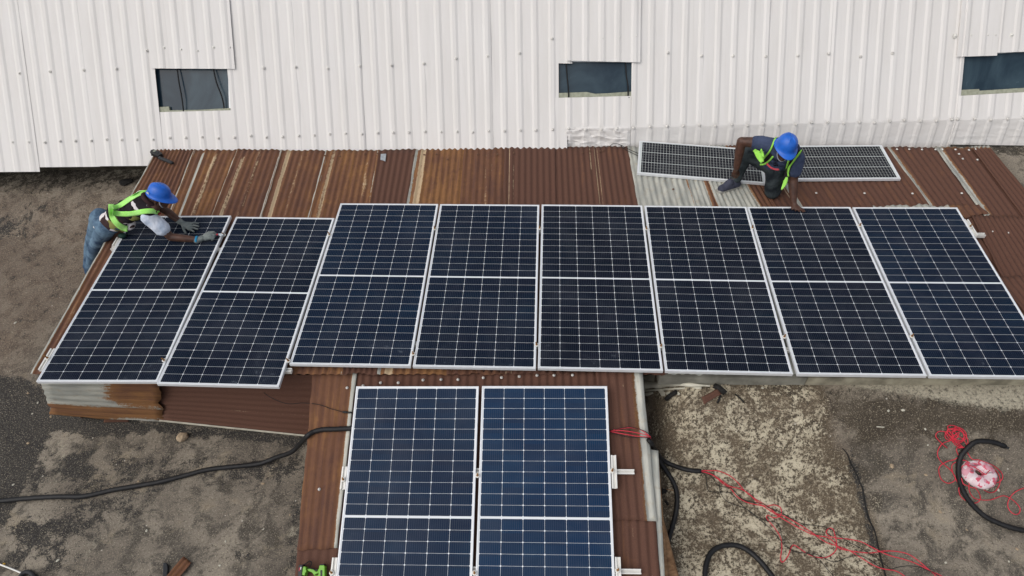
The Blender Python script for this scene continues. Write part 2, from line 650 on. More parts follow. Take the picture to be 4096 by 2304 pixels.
MT['spool'] = m_patches('pink_white_wrap', [lin(216, 194, 198), lin(206, 150, 162), lin(224, 210, 212), lin(206, 96, 114), lin(220, 200, 204)], 30, .4)
MT['print'] = plain('dark_print', lin(24, 22, 34), .8, .2)
MT['greyprint'] = plain('grey_print', lin(120, 112, 120), .7, .2)
MT['silver'] = plain('bright_scrap_steel', lin(176, 184, 190), .3, .5, .6, .15)
MT['decal'] = plain('white_decal', lin(214, 214, 214), .5, .3)
MT['reddecal'] = plain('red_decal', lin(190, 60, 74), .5, .3)
MT['yellow'] = plain('yellow_cap', lin(220, 176, 70), .5, .4)
MT['eye'] = plain('eye_white', (.55, .5, .46), .3, .5)

# ------------------------------------------------------------------ camera, light, sky
cam = bpy.data.cameras.new('camera')
cam.sensor_width = 36.0
cam.lens = F / 4096 * 36.0
cam.clip_end = 1500
cam.clip_start = .05
co = bpy.data.objects.new('camera', cam)
COL.objects.link(co)
R3 = Matrix([[MW[i][0], -MW[i][1], -MW[i][2]] for i in range(3)]).to_4x4()
co.matrix_world = Matrix.Translation(V3(CAM)) @ R3
SC.camera = co

SUN_EL, SUN_AZ = math.radians(52), math.radians(235)     # azimuth clockwise from +Y
w = bpy.data.worlds.new('World')
SC.world = w
w.use_nodes = True
nt = w.node_tree
bg = nt.nodes['Background']
sky = nt.nodes.new('ShaderNodeTexSky')
sky.sky_type = 'NISHITA'
sky.sun_disc = False
sky.sun_elevation = SUN_EL
sky.sun_rotation = SUN_AZ
sky.dust_density = 3.0
sky.ozone_density = .5
# overcast: greyed sky with broken brighter cloud
hs = nt.nodes.new('ShaderNodeHueSaturation')
hs.inputs['Saturation'].default_value = .45
nt.links.new(sky.outputs[0], hs.inputs['Color'])
tc = nt.nodes.new('ShaderNodeTexCoord')
nz = nt.nodes.new('ShaderNodeTexNoise')
nz.inputs['Scale'].default_value = 2.2
nz.inputs['Detail'].default_value = 6
nt.links.new(tc.outputs['Generated'], nz.inputs['Vector'])
mr = nt.nodes.new('ShaderNodeMapRange')
mr.inputs[1].default_value = .35
mr.inputs[2].default_value = .68
mr.inputs[3].default_value = .75
mr.inputs[4].default_value = 1.5
nt.links.new(nz.outputs['Fac'], mr.inputs[0])
mx = nt.nodes.new('ShaderNodeVectorMath')
mx.operation = 'SCALE'
nt.links.new(hs.outputs[0], mx.inputs[0])
nt.links.new(mr.outputs[0], mx.inputs['Scale'])
nt.links.new(mx.outputs[0], bg.inputs[0])
bg.inputs[1].default_value = .115
sl = bpy.data.lights.new('sun', 'SUN')
sl.energy = 1.15
sl.angle = math.radians(75)
sl.color = (1, .965, .91)
so = bpy.data.objects.new('sun', sl)
COL.objects.link(so)
sd = Vector((math.sin(SUN_AZ) * math.cos(SUN_EL), math.cos(SUN_AZ) * math.cos(SUN_EL), math.sin(SUN_EL)))
so.rotation_euler = sd.to_track_quat('Z', 'Y').to_euler()
SC.view_settings.view_transform = 'Standard'
SC.view_settings.look = 'None'
SC.view_settings.exposure = 0.0
SC.view_settings.gamma = 1.0


# ------------------------------------------------------------------ ground
def inpoly(x, y, poly):
    c = False
    j = len(poly) - 1
    for i in range(len(poly)):
        xi, yi = poly[i]
        xj, yj = poly[j]
        if (yi > y) != (yj > y) and x < (xj - xi) * (y - yi) / (yj - yi) + xi:
            c = not c
        j = i
    return c


def segd(x, y, poly):
    best = 1e9
    for i in range(len(poly)):
        ax, ay = poly[i]
        bx, by = poly[(i + 1) % len(poly)]
        dx, dy = bx - ax, by - ay
        t = max(0, min(1, ((x - ax) * dx + (y - ay) * dy) / (dx * dx + dy * dy + 1e-9)))
        best = min(best, math.hypot(x - ax - t * dx, y - ay - t * dy))
    return best


def soft(x, y, poly, w):
    d = segd(x, y, poly)
    d = d if inpoly(x, y, poly) else -d
    return S(-w, w, d)


def gp(pts):
    return [tuple(gnd(u, v)[:2]) for u, v in pts]


# real stains of the deck, laid out on the ground plan
ST = dict(
    tar=[(gp([(-80, 1520), (60, 1505), (205, 1560), (215, 1700), (150, 1830), (90, 1960), (20, 2110), (-120, 2130)]), .10, 1.0),
         (gp([(150, 1640), (660, 1690), (1250, 1745), (1240, 1790), (640, 1735), (330, 1755), (200, 1720)]), .10, .86),
         (gp([(120, 1740), (210, 1725), (200, 1960), (90, 2000)]), .12, .50),
         (gp([(250, 1830), (370, 1800), (400, 1900), (260, 1960)]), .10, .78),
         (gp([(30, 2080), (190, 2060), (230, 2190), (60, 2230)]), .12, .72),
         (gp([(270, 2010), (350, 2010), (350, 2150), (240, 2150)]), .10, .66),
         (gp([(840, 1860), (1240, 1800), (1230, 1920), (1000, 1960), (900, 1930)]), .12, .55),
         (gp([(660, 1760), (800, 1760), (790, 1880), (700, 1890)]), .12, .42),
         (gp([(560, 2150), (640, 2150), (620, 2230), (560, 2220)]), .08, .42),
         (gp([(900, 2200), (1010, 2200), (1010, 2250), (900, 2260)]), .06, .52),
         (gp([(60, 2050), (330, 2000), (340, 2304), (0, 2304), (0, 2150)]), .16, .50),
         (gp([(1150, 1880), (1240, 1850), (1200, 2304), (1130, 2304)]), .08, .42),
         (gp([(3385, 1800), (3410, 1800), (3440, 1880), (3470, 2000), (3500, 2110), (3512, 2200), (3480, 2200), (3450, 2060), (3425, 1960), (3400, 1900)]), .03, .68),
         (gp([(200, 1770), (1240, 1790), (1230, 1950), (700, 1960), (300, 2304), (120, 2304), (100, 2100)]), .3, .45),
         (gp([(-200, 780), (40, 840), (200, 800), (120, 960), (-200, 1000)]), .25, .58),
         (gp([(-300, 760), (560, 760), (420, 900), (300, 1400), (-300, 1450)]), .3, .30)],
    lich=[(gp([(2600, 1570), (3240, 1560), (3330, 1800), (3400, 1850), (3480, 2080), (3545, 2304), (3560, 2500), (2700, 2500), (2650, 1900)]), .14, .46),
          (gp([(2850, 1950), (3300, 1880), (3440, 2050), (3530, 2304), (3550, 2450), (2780, 2450), (2760, 2100)]), .45, .22),
          (gp([(3130, 1540), (3290, 1540), (3310, 1680), (3180, 1640)]), .10, .32)],
    wet=[(gp([(3270, 1560), (4200, 1600), (4200, 1760), (3700, 1780), (3400, 1790), (3320, 1700)]), .30, .95),
         (gp([(2600, 1540), (3250, 1540), (3300, 1640), (2620, 1640)]), .15, .4),
         (gp([(3380, 1800), (3560, 1790), (3640, 2304), (3540, 2304)]), .2, .45),
         (gp([(600, 1800), (1240, 1780), (1230, 2304), (1050, 2304), (700, 2000)]), .5, .34),
         (gp([(2640, 1800), (2760, 1800), (2800, 2304), (2700, 2304)]), .12, .5)],
    pale=[(gp([(3240, 1520), (4300, 1512), (4300, 1650), (3950, 1640), (3700, 1600), (3480, 1560)]), .10, .80),
          (gp([(205, 1720), (270, 1790), (265, 1860), (215, 1960), (190, 1950), (240, 1860), (235, 1800), (195, 1740)]), .035, .62),
          (gp([(330, 2160), (430, 2080), (520, 1980), (560, 1990), (450, 2110), (380, 2240), (310, 2280)]), .12, .50),
          (gp([(520, 1860), (700, 1830), (720, 1930), (480, 1960)]), .15, .38),
          (gp([(640, 2020), (1000, 1960), (1120, 2120), (900, 2250), (640, 2200)]), .3, .30),
          (gp([(1140, 2110), (1190, 2080), (1200, 2150), (1140, 2150)]), .03, .62),
          (gp([(820, 1830), (960, 1820), (940, 1900), (800, 1910)]), .1, .42),
          (gp([(3560, 1800), (4096, 1780), (4200, 2304), (3600, 2304)]), .4, .24),
          (gp([(3920, 640), (4010, 690), (4200, 780), (4200, 900), (4040, 760)]), .25, .55),
          (gp([(430, 650), (620, 650), (620, 710), (430, 700)]), .10, .75),
          (gp([(170, 2080), (240, 2080), (230, 2250), (120, 2240)]), .08, .38)],
    moss=[(gp([(-300, 640), (640, 640), (600, 740), (420, 760), (200, 780), (-300, 800)]), .18, .58),
          (gp([(100, 760), (230, 800), (200, 880), (60, 900)]), .2, .45),
          (gp([(3900, 560), (4300, 560), (4300, 640), (3960, 625)]), .12, .66),
          (gp([(3260, 1535), (3700, 1560), (4100, 1640), (4096, 1690), (3700, 1640), (3290, 1590)]), .12, .52)],
    warm=[(gp([(-400, 760), (640, 760), (560, 1000), (60, 1500), (-400, 1520)]), .5, .8),
          (gp([(2600, 1540), (3350, 1540), (3560, 2500), (2600, 2500)]), .2, .55)],
)


def stain(key, x, y):
    s = 0.0
    for poly, wd, amp in ST[key]:
        if amp * 1 <= s:
            continue
        xs = [p[0] for p in poly]
        ys = [p[1] for p in poly]
        if x < min(xs) - wd or x > max(xs) + wd or y < min(ys) - wd or y > max(ys) + wd:
            continue
        k = amp * soft(x, y, poly, wd)
        if key == 'lich':
            s += k
        else:
            s = max(s, k)
    return s


def grid_axis(a, b, step, far):
    m = list(np.arange(a, b + step * .5, step))
    return [-far, -far * .3, a - 12, a - 4] + m + [b + 4, b + 12, far * .3, far]


gx = grid_axis(-7.6, 7.2, .055, 600)
gy = grid_axis(1.2, 8.6, .055, 600)
vs, at1, at2 = [], [], []
for y in gy:
    for x in gx:
        vs.append((x, y, ground_h(x, y)))
        if -8 < x < 8 and 1 < y < 9:
            at1.append((stain('tar', x, y), stain('lich', x, y), stain('wet', x, y), 1))
            at2.append((stain('pale', x, y), stain('moss', x, y), stain('warm', x, y), 1))
        else:
            at1.append((0, 0, 0, 1))
            at2.append((0, 0, 0, 1))
nx_ = len(gx)
fs = [(j * nx_ + i, j * nx_ + i + 1, (j + 1) * nx_ + i + 1, (j + 1) * nx_ + i) for j in range(len(gy) - 1) for i in range(nx_ - 1)]
g = mesh('ground', vs, fs, MT['ground'], None, True)
for nm, dat in (('stain', at1), ('soil', at2)):
    a = g.data.color_attributes.new(nm, 'FLOAT_COLOR', 'POINT')
    a.data.foreach_set('color', np.array(dat, dtype=np.float32).ravel())
struct(g)

# the thicker slab to the right of the lean-to, ending in a broken edge
edge_px = [(3372, 1790), (3392, 1815), (3404, 1850), (3424, 1885), (3440, 1925), (3452, 1950), (3458, 1985), (3464, 2020), (3470, 2050), (3482, 2085), (3498, 2115), (3508, 2150), (3517, 2200), (3530, 2250), (3545, 2304), (3560, 2380)]
E0 = [gnd(u, v, .014) for u, v in edge_px]
crk = MB()
for i in range(len(E0) - 1):
    a, b = E0[i] - np.array([0, 0, .011]), E0[i + 1] - np.array([0, 0, .011])
    w0 = .006 + .010 * abs(mnoise.noise((i * .7, 3, 1)))
    w1 = .006 + .010 * abs(mnoise.noise(((i + 1) * .7, 3, 1)))
    crk.add([a - np.array([w0, 0, 0]), a + np.array([w0, 0, 0]), b + np.array([w1, 0, 0]), b - np.array([w1, 0, 0])], [(0, 1, 2, 3)])
ck = crk.build('ground_crack', MT['char'])
struct(ck)
_oth = [gnd(3250, 1780, .014), gnd(3250, 2380, .014)]
strip = []
for i, p in enumerate(E0):
    jx = .02 * mnoise.noise((i * 1.9, 0, 5))
    strip.append(np.array([p[0] - .012 + jx, p[1], p[2]]))


# ------------------------------------------------------------------ corrugated sheets
def sheet(name, parent, quad, n, wear, pitch=.076, amp=.0075, lift=0.0, nv=26, edge=.006, m=None, seed=0, label=None, sag=.004, across=True, solidify=.0018):
    """quad: top-left, top-right, bottom-right, bottom-left; corrugations run top to bottom"""
    TL, TR, BR, BL = [np.array(q, float) for q in quad]
    n = np.array(n)
    w = max(np.linalg.norm(TR - TL), np.linalg.norm(BR - BL))
    L = max(np.linalg.norm(BL - TL), np.linalg.norm(BR - TR))
    nu = max(4, int(w / pitch * 8))
    vs, wr, uv = [], [], []
    for j in range(nv + 1):
        for i in range(nu + 1):
            a, b = i / nu, j / nv
            p = (TL * (1 - a) + TR * a) * (1 - b) + (BL * (1 - a) + BR * a) * b
            um = a * w
            down = (BL - TL) * (1 - a) + (BR - TR) * a
            down = down / np.linalg.norm(down)
            sd_ = (TR - TL) / np.linalg.norm(TR - TL)
            if j in (0, nv):
                p = p + down * edge * 1.6 * mnoise.noise((um * 9, seed * 3.1, j))
            if i in (0, nu):
                p = p + sd_ * edge * mnoise.noise((b * L * 6, seed * 1.7, i))
            h = lift + amp * math.sin(2 * math.pi * um / pitch) + sag * mnoise.noise((p[0] * 1.7, p[1] * 1.7, seed))
            vs.append(p + n * h)
            wr.append(tuple(wear(um, b * L, w, L)) + (1,))
            uv.append((um, b * L))
    fs = [(j * (nu + 1) + i, (j + 1) * (nu + 1) + i, (j + 1) * (nu + 1) + i + 1, j * (nu + 1) + i + 1) for j in range(nv) for i in range(nu)]
    if parent is not None and parent.type == 'EMPTY':
        vs = local(parent, vs)
    o = mesh(name, vs, fs, m or MT['rust'], parent, True)
    a = o.data.color_attributes.new('wear', 'FLOAT_COLOR', 'POINT')
    a.data.foreach_set('color', np.array(wr, dtype=np.float32).ravel())
    ul = o.data.uv_layers.new(name='sheet')
    li = np.zeros(len(o.data.loops), dtype=np.int32)
    o.data.loops.foreach_get('vertex_index', li)
    ul.data.foreach_set('uv', np.array(uv, dtype=np.float32)[li].ravel())
    solid(o, solidify, 0)
    if label:
        o['label'] = label
    return o


def wear_fn(left=0.0, right=0.0, tone=.5, stripes=(), pale=0.0, top=0.0, lw=.03, rw=.03, topw=.12, bot=0.0):
    def f(u, v, w, L):
        z = 0.0
        if left:
            z = max(z, left * S(lw * 2, 0, u))
        if right:
            z = max(z, right * S(rw * 2, 0, w - u))
        if top:
            z = max(z, top * S(topw, 0, v))
        if bot:
            z = max(z, bot * S(.25, 0, L - v))
        pl = pale
        for (c, hw, amp, kind, v0, v1) in stripes:
            k = amp * S(hw * 1.6, hw * .4, abs(u - c)) * S(v0 - .08, v0 + .02, v) * S(v1 + .1, v1 - .02, v)
            if kind == 'z':
                z = max(z, k)
            else:
                pl = max(pl, k)
        return (z, tone, pl)
    return f


shed = thing('rusty_shed', 'low shed of rusty corrugated sheets carrying the long row of panels', 'shed', RB.at(2048, 1100) * np.array([1, 1, 0]))


def rb(u, v):
    return RB.at(u, v)


D = 1.59   # survey notes were taken on a reduced copy of the photo


def rbd(x, y):
    return RB.at(x * D, y * D)


EAVE = 942
# seams: (top x, at y 378) and (low x, at y): extended straight down to the eave on the roof plane
seams = [((395, 374), (75, 942)), ((487, 377), (440, 500)), ((597, 377), (535, 535)), ((705, 378), (655, 540)), ((820, 379), (775, 545)),
         ((950, 378), (928, 512)), ((1043, 377), (1019, 512)), ((1168, 369), (1157, 512)), ((1269, 368), (1266, 510)), ((1390, 369), (1393, 512)),
         ((1578, 369), (1604, 514)), ((1700, 368), (1745, 518)), ((1850, 367), (1945, 520)), ((1960, 367), (2060, 523)), ((2228, 370), (2338, 522)),
         ((2350, 371), (2460, 522)), ((2450, 372), (2562, 525))]


def line_down(a, b, y):
    p, q = rbd(*a), rbd(*b)
    d = q - p
    # march along the line until its image reaches row y
    lo, hi = 0.0, 12.0
    for _ in range(50):
        t = .5 * (lo + hi)
        if px(p + d * t)[1] < y * D:
            lo = t
        else:
            hi = t
    return p + d * lo


TOPS = [rbd(a[0], 372 + 2 * math.sin(i * 2.3)) for i, (a, b) in enumerate(seams)]
for i, (a, b) in enumerate(seams):
    TOPS[i] = rbd(a[0] + (372 - a[1]) * 0, a[1])
BOTS = [rbd(75, 942)] + [line_down(a, b, EAVE) for a, b in seams[1:]]
T_DK, T_MD, T_OR = .18, .5, .85
Zs, Ps = 'z', 'p'
specs = [
    wear_fn(left=.85, tone=.62, lw=.03, right=.85, rw=.012, stripes=[(.08, .05, .45, Ps, .2, 4)]),
    wear_fn(left=.7, lw=.02, right=.85, rw=.014, tone=.72, stripes=[(.15, .022, .92, Zs, .1, 4), (.32, .04, .6, Ps, .1, 2), (.5, .03, .45, Ps, .4, 3)]),
    wear_fn(left=.7, lw=.015, tone=.58, right=.7, rw=.012, stripes=[(.12, .03, .62, Ps, .1, 1.8), (.33, .03, .55, Ps, 0, 2)]),
    wear_fn(left=.85, lw=.018, right=.8, rw=.012, tone=.68, stripes=[(.12, .03, .75, Ps, 0, 2), (.3, .04, .5, Ps, 0, 2)]),
    wear_fn(left=.9, lw=.018, right=.95, rw=.022, tone=.76, stripes=[(.12, .03, .62, Ps, 0, 2), (.62, .05, .5, Ps, .2, 3)]),
    wear_fn(left=.5, tone=.20),
    wear_fn(left=1.0, lw=.05, tone=.86, stripes=[(.13, .05, .72, Ps, 0, 4), (.30, .03, .5, Ps, .1, 4)]),
    wear_fn(tone=.62, right=.4, stripes=[(.05, .02, .42, Ps, .3, 4), (.30, .03, .5, Ps, .05, 4), (.36, .02, .48, Ps, .1, 4)]),
    wear_fn(tone=.16, stripes=[(.07, .006, .8, Ps, 0, 4), (.12, .006, .7, Ps, 0, 4)]),
    wear_fn(tone=.38, left=.6, lw=.008, stripes=[(.20, .03, .42, Ps, .4, 1.2), (.5, .012, .62, Ps, 0, .5), (.56, .006, .75, Ps, 0, 3), (.60, .006, .7, Ps, 0, 3)], right=.6, rw=.01),
    wear_fn(left=.9, right=.95, tone=.6, stripes=[(.22, .6, .98, Zs, -.2, 6)]),
    wear_fn(tone=.6, stripes=[(.15, .14, .98, Zs, -.2, 6), (.50, .13, .98, Zs, -.2, 6), (.80, .19, .98, Zs, -.2, 6)]),
    wear_fn(tone=.46, left=.3, stripes=[(.33, .034, 1.0, Zs, -.2, 4), (.27, .02, .6, Ps, -.2, 4)]),
    wear_fn(tone=.42, left=.5, lw=.02, stripes=[(.5, .1, .35, Ps, 0, 3)]),
    wear_fn(tone=.38, left=1.0, lw=.06),
    wear_fn(tone=.26, left=1.0, lw=.075, top=.55, topw=.12),
]
for i in range(len(seams) - 1):
    q = [TOPS[i], TOPS[i + 1], BOTS[i + 1], BOTS[i]]
    # each sheet laps a little over its neighbour
    ov = (q[1] - q[0]) / np.linalg.norm(q[1] - q[0]) * .03
    q[1] = q[1] + ov
    q[2] = q[2] + ov
    lab = None
    if i in (10, 11):
        lab = 'grey galvanised roof sheet with little rust'
    sheet('roof_sheet', shed, q, RB.n, specs[i], lift=.003 * (i % 3) if i < 13 else -.002 + .003 * (i - 12), seed=i, nv=40, label=lab, edge=.012)
# outer right sheets, steeper lapped
q = [rbd(2440, 372), rbd(2484, 370), line_down((2484, 370), (2578, 483), EAVE), line_down((2450, 374), (2530, 483), EAVE)]
sheet('roof_sheet', shed, q, RB.n, wear_fn(tone=.22, top=.8, topw=.05, right=.2), lift=.02, seed=31, nv=40)
# lapped lower course at the right
q = [rbd(2440, 546), rbd(2640, 549), rbd(3010, 950), rbd(2640, 948)]
sheet('roof_sheet', shed, q, RB.n, wear_fn(tone=.18, top=.3, topw=.04, left=.2), lift=.024, seed=33, nv=30, edge=.02)
q = [rbd(2500, 703), rbd(2760, 701), rbd(3050, 956), rbd(2700, 954)]
sheet('roof_sheet', shed, q, RB.n, wear_fn(tone=.2, left=.2), lift=.042, seed=34, nv=20, edge=.02)
# pale torn course peeping out over the top of the last panel
q = [rbd(2190, 520), rbd(2462, 519), rbd(2484, 545), rbd(2210, 560)]
sheet('roof_sheet', shed, q, RB.n, wear_fn(tone=.5, stripes=[(.4, .6, .62, Zs, -.3, 4)]), lift=.022, seed=35, nv=8, edge=.03, label='pale torn end of a roof sheet')

# walls under the eave
E1, E2 = rb(118, 1498), rb(1330, 1498)
EE = rb(4300, 1505)
en = np.array([-(E2 - E1)[1], (E2 - E1)[0], 0])
en /= np.linalg.norm(en)
if en[1] > 0:
    en = -en
FASC = Plane(en, E1 - en * .06)


def wallsheet(name, pts, n, wear, seed, lift=0.0, pitch=.076, amp=.007, label=None, nv=14, edge=.01, parent=shed):
    """pts clockwise from top-left; corrugations run sideways"""
    TL, TR, BR, BL = pts
    return sheet(name, parent, [TL, BL, BR, TR], n, wear, pitch=pitch, amp=amp, lift=lift, seed=seed, nv=nv, edge=edge, label=label, sag=.008)


q = [FASC.at(600, 1500), FASC.at(1330, 1500), at_z(1320, 1752, .01), at_z(640, 1680, .10)]
fn = np.cross(q[1] - q[0], q[3] - q[0])
fn = fn / np.linalg.norm(fn) * (-1 if fn[1] > 0 else 1)
wallsheet('wall_sheet', q, fn, wear_fn(tone=.20, stripes=[(.52, .006, .62, Ps, .7, 1.7)]), 51, amp=.0028, label='dark brown wall sheet below the eave')
f2 = FASC.up(.10)
trim = MB()
trim.bar(q[3] + [0, -.012, .004], q[2] + [0, -.012, .012], np.array([0, 0, 1.0]), .014, .010)
trim.build('edge_trim', MT['debris'], shed)
q = [f2.at(170, 1530), f2.at(634, 1530), f2.at(651, 1690), f2.at(200, 1658)]


def pale_wear(u, v, w, L):
    r = S(.30 * L, .80 * L, v) * S(.9 * w, .3 * w, u) * .8 + S(.3 * L, .5 * L, v) * .25
    b = S(.45 * w, .75 * w, u) * .9
    z = .92 - .66 * max(min(1, r), b) + .25 * S(.80 * w, w, u) * S(.3 * L, .8 * L, v)
    return (z, .78, .0)


wallsheet('wall_sheet', q, FASC.n, pale_wear, 52, amp=.0025, pitch=.11, label='pale half-rusted sheet hanging under the left panels', edge=.03)
q = [f2.at(415, 1640, -.03), f2.at(515, 1640, -.03), f2.at(514, 1693, -.03), f2.at(415, 1693, -.03)]
wallsheet('wall_sheet', q, FASC.n, wear_fn(tone=.45), 53, amp=.004, label='small brown scrap of sheet behind the pale one', edge=.02)
# remaining closing walls (left side, right front)
A_ = rb(628, 600)
B_ = rb(122, 1490)


def drop(p, z):
    return np.array([p[0], p[1], z])


nl = np.cross(B_ - A_, np.array([0, 0, 1.0]))
nl /= np.linalg.norm(nl)
if nl[0] > 0:
    nl = -nl
ins = -nl * .07
wallsheet('wall_sheet', [A_ + ins - [0, 0, .02], B_ + ins - [0, 0, .02], drop(B_ + ins, 0), drop(A_ + ins, .1)], nl, wear_fn(tone=.3), 54)
fx = [rb(2600, 1492), rb(4260, 1500)]
mbm = MB()
pa, pb = RB.at(2608, 1500) + np.array([0, -.02, 0]), RB.at(4300, 1506) + np.array([0, -.02, 0])
def beam(name, t_a, t_b, hh, dep, m, lab, seed):
    bm_ = MB()
    N_ = 24
    for k in range(N_):
        t0, t1 = t_a + (t_b - t_a) * k / N_, t_a + (t_b - t_a) * (k + 1) / N_
        a, b = pa * (1 - t0) + pb * t0, pa * (1 - t1) + pb * t1
        za_, zb_ = a[2] - .012, b[2] - .012
        lo_a = za_ - hh - .012 * mnoise.noise((t0 * 30, seed, 0))
        lo_b = zb_ - hh - .012 * mnoise.noise((t1 * 30, seed, 0))
        bm_.add([drop(a, lo_a), drop(b, lo_b), drop(b, zb_), drop(a, za_), drop(a, lo_a) + [0, dep, 0], drop(b, lo_b) + [0, dep, 0], drop(b, zb_) + [0, dep, 0], drop(a, za_) + [0, dep, 0]],
                [(0, 1, 2, 3), (3, 2, 6, 7), (1, 0, 4, 5)] + ([(0, 3, 7, 4)] if k == 0 else []) + ([(1, 5, 6, 2)] if k == N_ - 1 else []))
    o = bm_.build(name, m, shed)
    o['label'] = lab
    return o


beam('fascia_beam', .018, .372, .112, .09, plain('grey_weathered_concrete', lin(132, 130, 120), .9, .2, 0, .3, 5, .4), 'grey weathered beam closing the eave at the right of the lean-to', 3)
beam('concrete_ledge', .374, 1.0, .14, .12, plain('pale_render', lin(150, 144, 126), .95, .2, 0, .38, 6, .6), 'pale cracked render ledge under the rightmost panels', 5)
C_ = TOPS[-1]
wallsheet('wall_sheet', [rbd(2470, 376), rbd(3000, 948), drop(rbd(3000, 948), .4), drop(rbd(2470, 376), .4)], np.array([.8, -.5, 0]), wear_fn(tone=.3), 55)


def roof_screws(parent, pl, pts, lift=.012):
    for (u, v) in pts:
        p = pl.at(u, v, lift)
        vs, fs = [], []
        n = pl.n
        a = np.cross(n, [0, 1, 0])
        a /= np.linalg.norm(a)
        b = np.cross(n, a)
        prof = [(.014, 0), (.013, .003), (.0075, .004), (.0065, .010), (.002, .012)]
        for r, h in prof:
            for k in range(10):
                t = k * math.pi / 5
                vs.append(p + n * h + r * (a * math.cos(t) + b * math.sin(t)))
        for i in range(len(prof) - 1):
            for k in range(10):
                k2 = (k + 1) % 10
                fs.append((i * 10 + k, i * 10 + k2, (i + 1) * 10 + k2, (i + 1) * 10 + k))
        fs.append(tuple(40 + k for k in range(10)))
        if parent.type == 'EMPTY':
            vs = local(parent, vs)
        mesh('screw', vs, fs, MT['screwr'] if (u < 2700 and parent is shed) else MT['screw'], parent, True)


roof_screws(shed, RB, [(3588, 597), (3637, 597), (3688, 598), (3742, 598), (3770, 598), (3822, 598), (3876, 600), (3902, 597), (3928, 596),
                       (3836, 616), (3851, 635), (3910, 639), (1299, 623), (1359, 625), (1459, 617), (1510, 615), (1650, 622), (1697, 619), (1745, 617), (1790, 637),
                       (1911, 617), (1990, 617), (2056, 612), (2330, 610), (2360, 604), (2400, 605), (2413, 604), (2693, 757),
                       (3458, 773), (3650, 774), (3847, 773), (3938, 927), (3970, 927), (4033, 932), (3265, 772)], .016)

# ------------------------------------------------------------------ front lean-to roof
lean = thing('rusty_lean_to', 'brown corrugated lean-to roof sloping to the front under the two nearest panels', 'lean-to', RF.at(1900, 1900) * np.array([1, 1, 0]))


def rf(u, v):
    return RF.at(u, v)


q = [rf(1256, 1478), rf(1430, 1478), rf(1352, 2192), rf(1190, 2200)]
sheet('roof_sheet', lean, q, RF.n, wear_fn(tone=.64, right=1.0, rw=.042, stripes=[(.33, .06, .35, Ps, .6, 4)], bot=.15), lift=.012, seed=61, nv=30, edge=.012, amp=.0035)
q = [rf(1193, 2180), rf(1360, 2172), rf(1330, 2480), rf(1160, 2480)]
sheet('roof_sheet', lean, q, RF.n, wear_fn(tone=.34), lift=.002, seed=62, nv=10, amp=.0035)
q = [rf(1408, 1478), rf(1930, 1478), rf(1900, 2480), rf(1310, 2480)]
sheet('roof_sheet', lean, q, RF.n, wear_fn(tone=.2), lift=0.0, seed=63, nv=30)
q = [rf(1925, 1478), rf(2400, 1478), rf(2470, 2480), rf(1895, 2480)]
sheet('roof_sheet', lean, q, RF.n, wear_fn(tone=.2), lift=.004, seed=64, nv=30)
q = [rf(2380, 1478), rf(2568, 1478), rf(2630, 2086), rf(2430, 2080)]
sheet('roof_sheet', lean, q, RF.n, wear_fn(tone=.38, right=1.0, rw=.085, stripes=[(.24, .012, .5, Ps, .1, .4)]), lift=.014, seed=65, nv=30, label='brown sheet with a bare galvanised edge strip')
q = [rf(2430, 2068), rf(2622, 2072), rf(2655, 2480), rf(2440, 2480)]
sheet('roof_sheet', lean, q, RF.n, wear_fn(tone=.40, stripes=[(.22, .012, .5, Ps, .02, .3)]), lift=.006, seed=66, nv=14)
q = [rf(2570, 1790), rf(2634, 1800), rf(2668, 2480), rf(2600, 2480)]
sheet('roof_sheet', lean, q, RF.n, wear_fn(tone=.5, left=1, right=1, rw=.08, lw=.08), lift=-.006, seed=67, nv=20, pitch=.15, amp=.004, label='bare galvanised flashing along the right edge')
# side boards leaning against the right edge, left side wall
def gl(u, v, z):
    return at_z(u, v, z)


r0, r1 = RF.at(2616, 1800, -.02), RF.at(2690, 2480, -.03)
mbd = MB()
b0 = [RF.at(2612, 1830, -.02), RF.at(2636, 1834, -.04), gnd(2718, 2304, .0), RF.at(2650, 2304, -.03)]
v_, f_ = extrude([RF.at(2610, 1832, -.02), RF.at(2632, 1834, -.05), RF.at(2668, 2304, -.06), RF.at(2684, 2480, -.06), RF.at(2650, 2480, -.02)], np.array([.6, 0, .8]), .010)
mbd.add(v_, f_)
ob = mbd.build('side_board', MT['board'], lean)
mbd = MB()
v_, f_ = extrude([RF.at(2630, 2036, -.07), RF.at(2641, 2040, -.10), at_z(2712, 2304, .02), at_z(2758, 2480, .005), at_z(2690, 2480, .06)], np.array([.6, 0, .8]), .010)
mbd.add(v_, f_)
mbd.build('side_board', MT['board'], lean)
La, Lb = RF.at(1256, 1500), RF.at(1160, 2480)
wallsheet('wall_sheet', [La + [.04, 0, -.02], Lb + [.04, 0, -.02], drop(Lb + [.04, 0, 0], -.02), drop(La + [.04, 0, 0], 0)], np.array([-1, 0, 0.0]), wear_fn(tone=.25), 68, parent=lean)
Ra, Rb_ = RF.at(2560, 1500), RF.at(2640, 2480)
wallsheet('wall_sheet', [Ra + [-.04, 0, -.02], Rb_ + [-.04, 0, -.02], drop(Rb_ + [-.04, 0, 0], -.02), drop(Ra + [-.04, 0, 0], 0)], np.array([1, 0, 0.0]), wear_fn(tone=.25), 69, parent=lean)
roof_screws(lean, RF, [(1388, 1551), (1522, 1531), (1593, 1531), (1692, 1520), (1764, 1518), (1832, 1518), (1933, 1511), (2006, 1510), (2077, 1506), (2148, 1501), (2216, 1501), (2290, 1500), (1452, 1543), (1277, 1957)], .02)

# ------------------------------------------------------------------ white clad building
hall = thing('metal_clad_building', 'white ribbed metal building face with three dark windows behind the shed', 'building', WALL.at(2048, 600) * np.array([1, 1, 0]))
VPX, VPY, V0 = 2340.0, 17000.0, 550.0


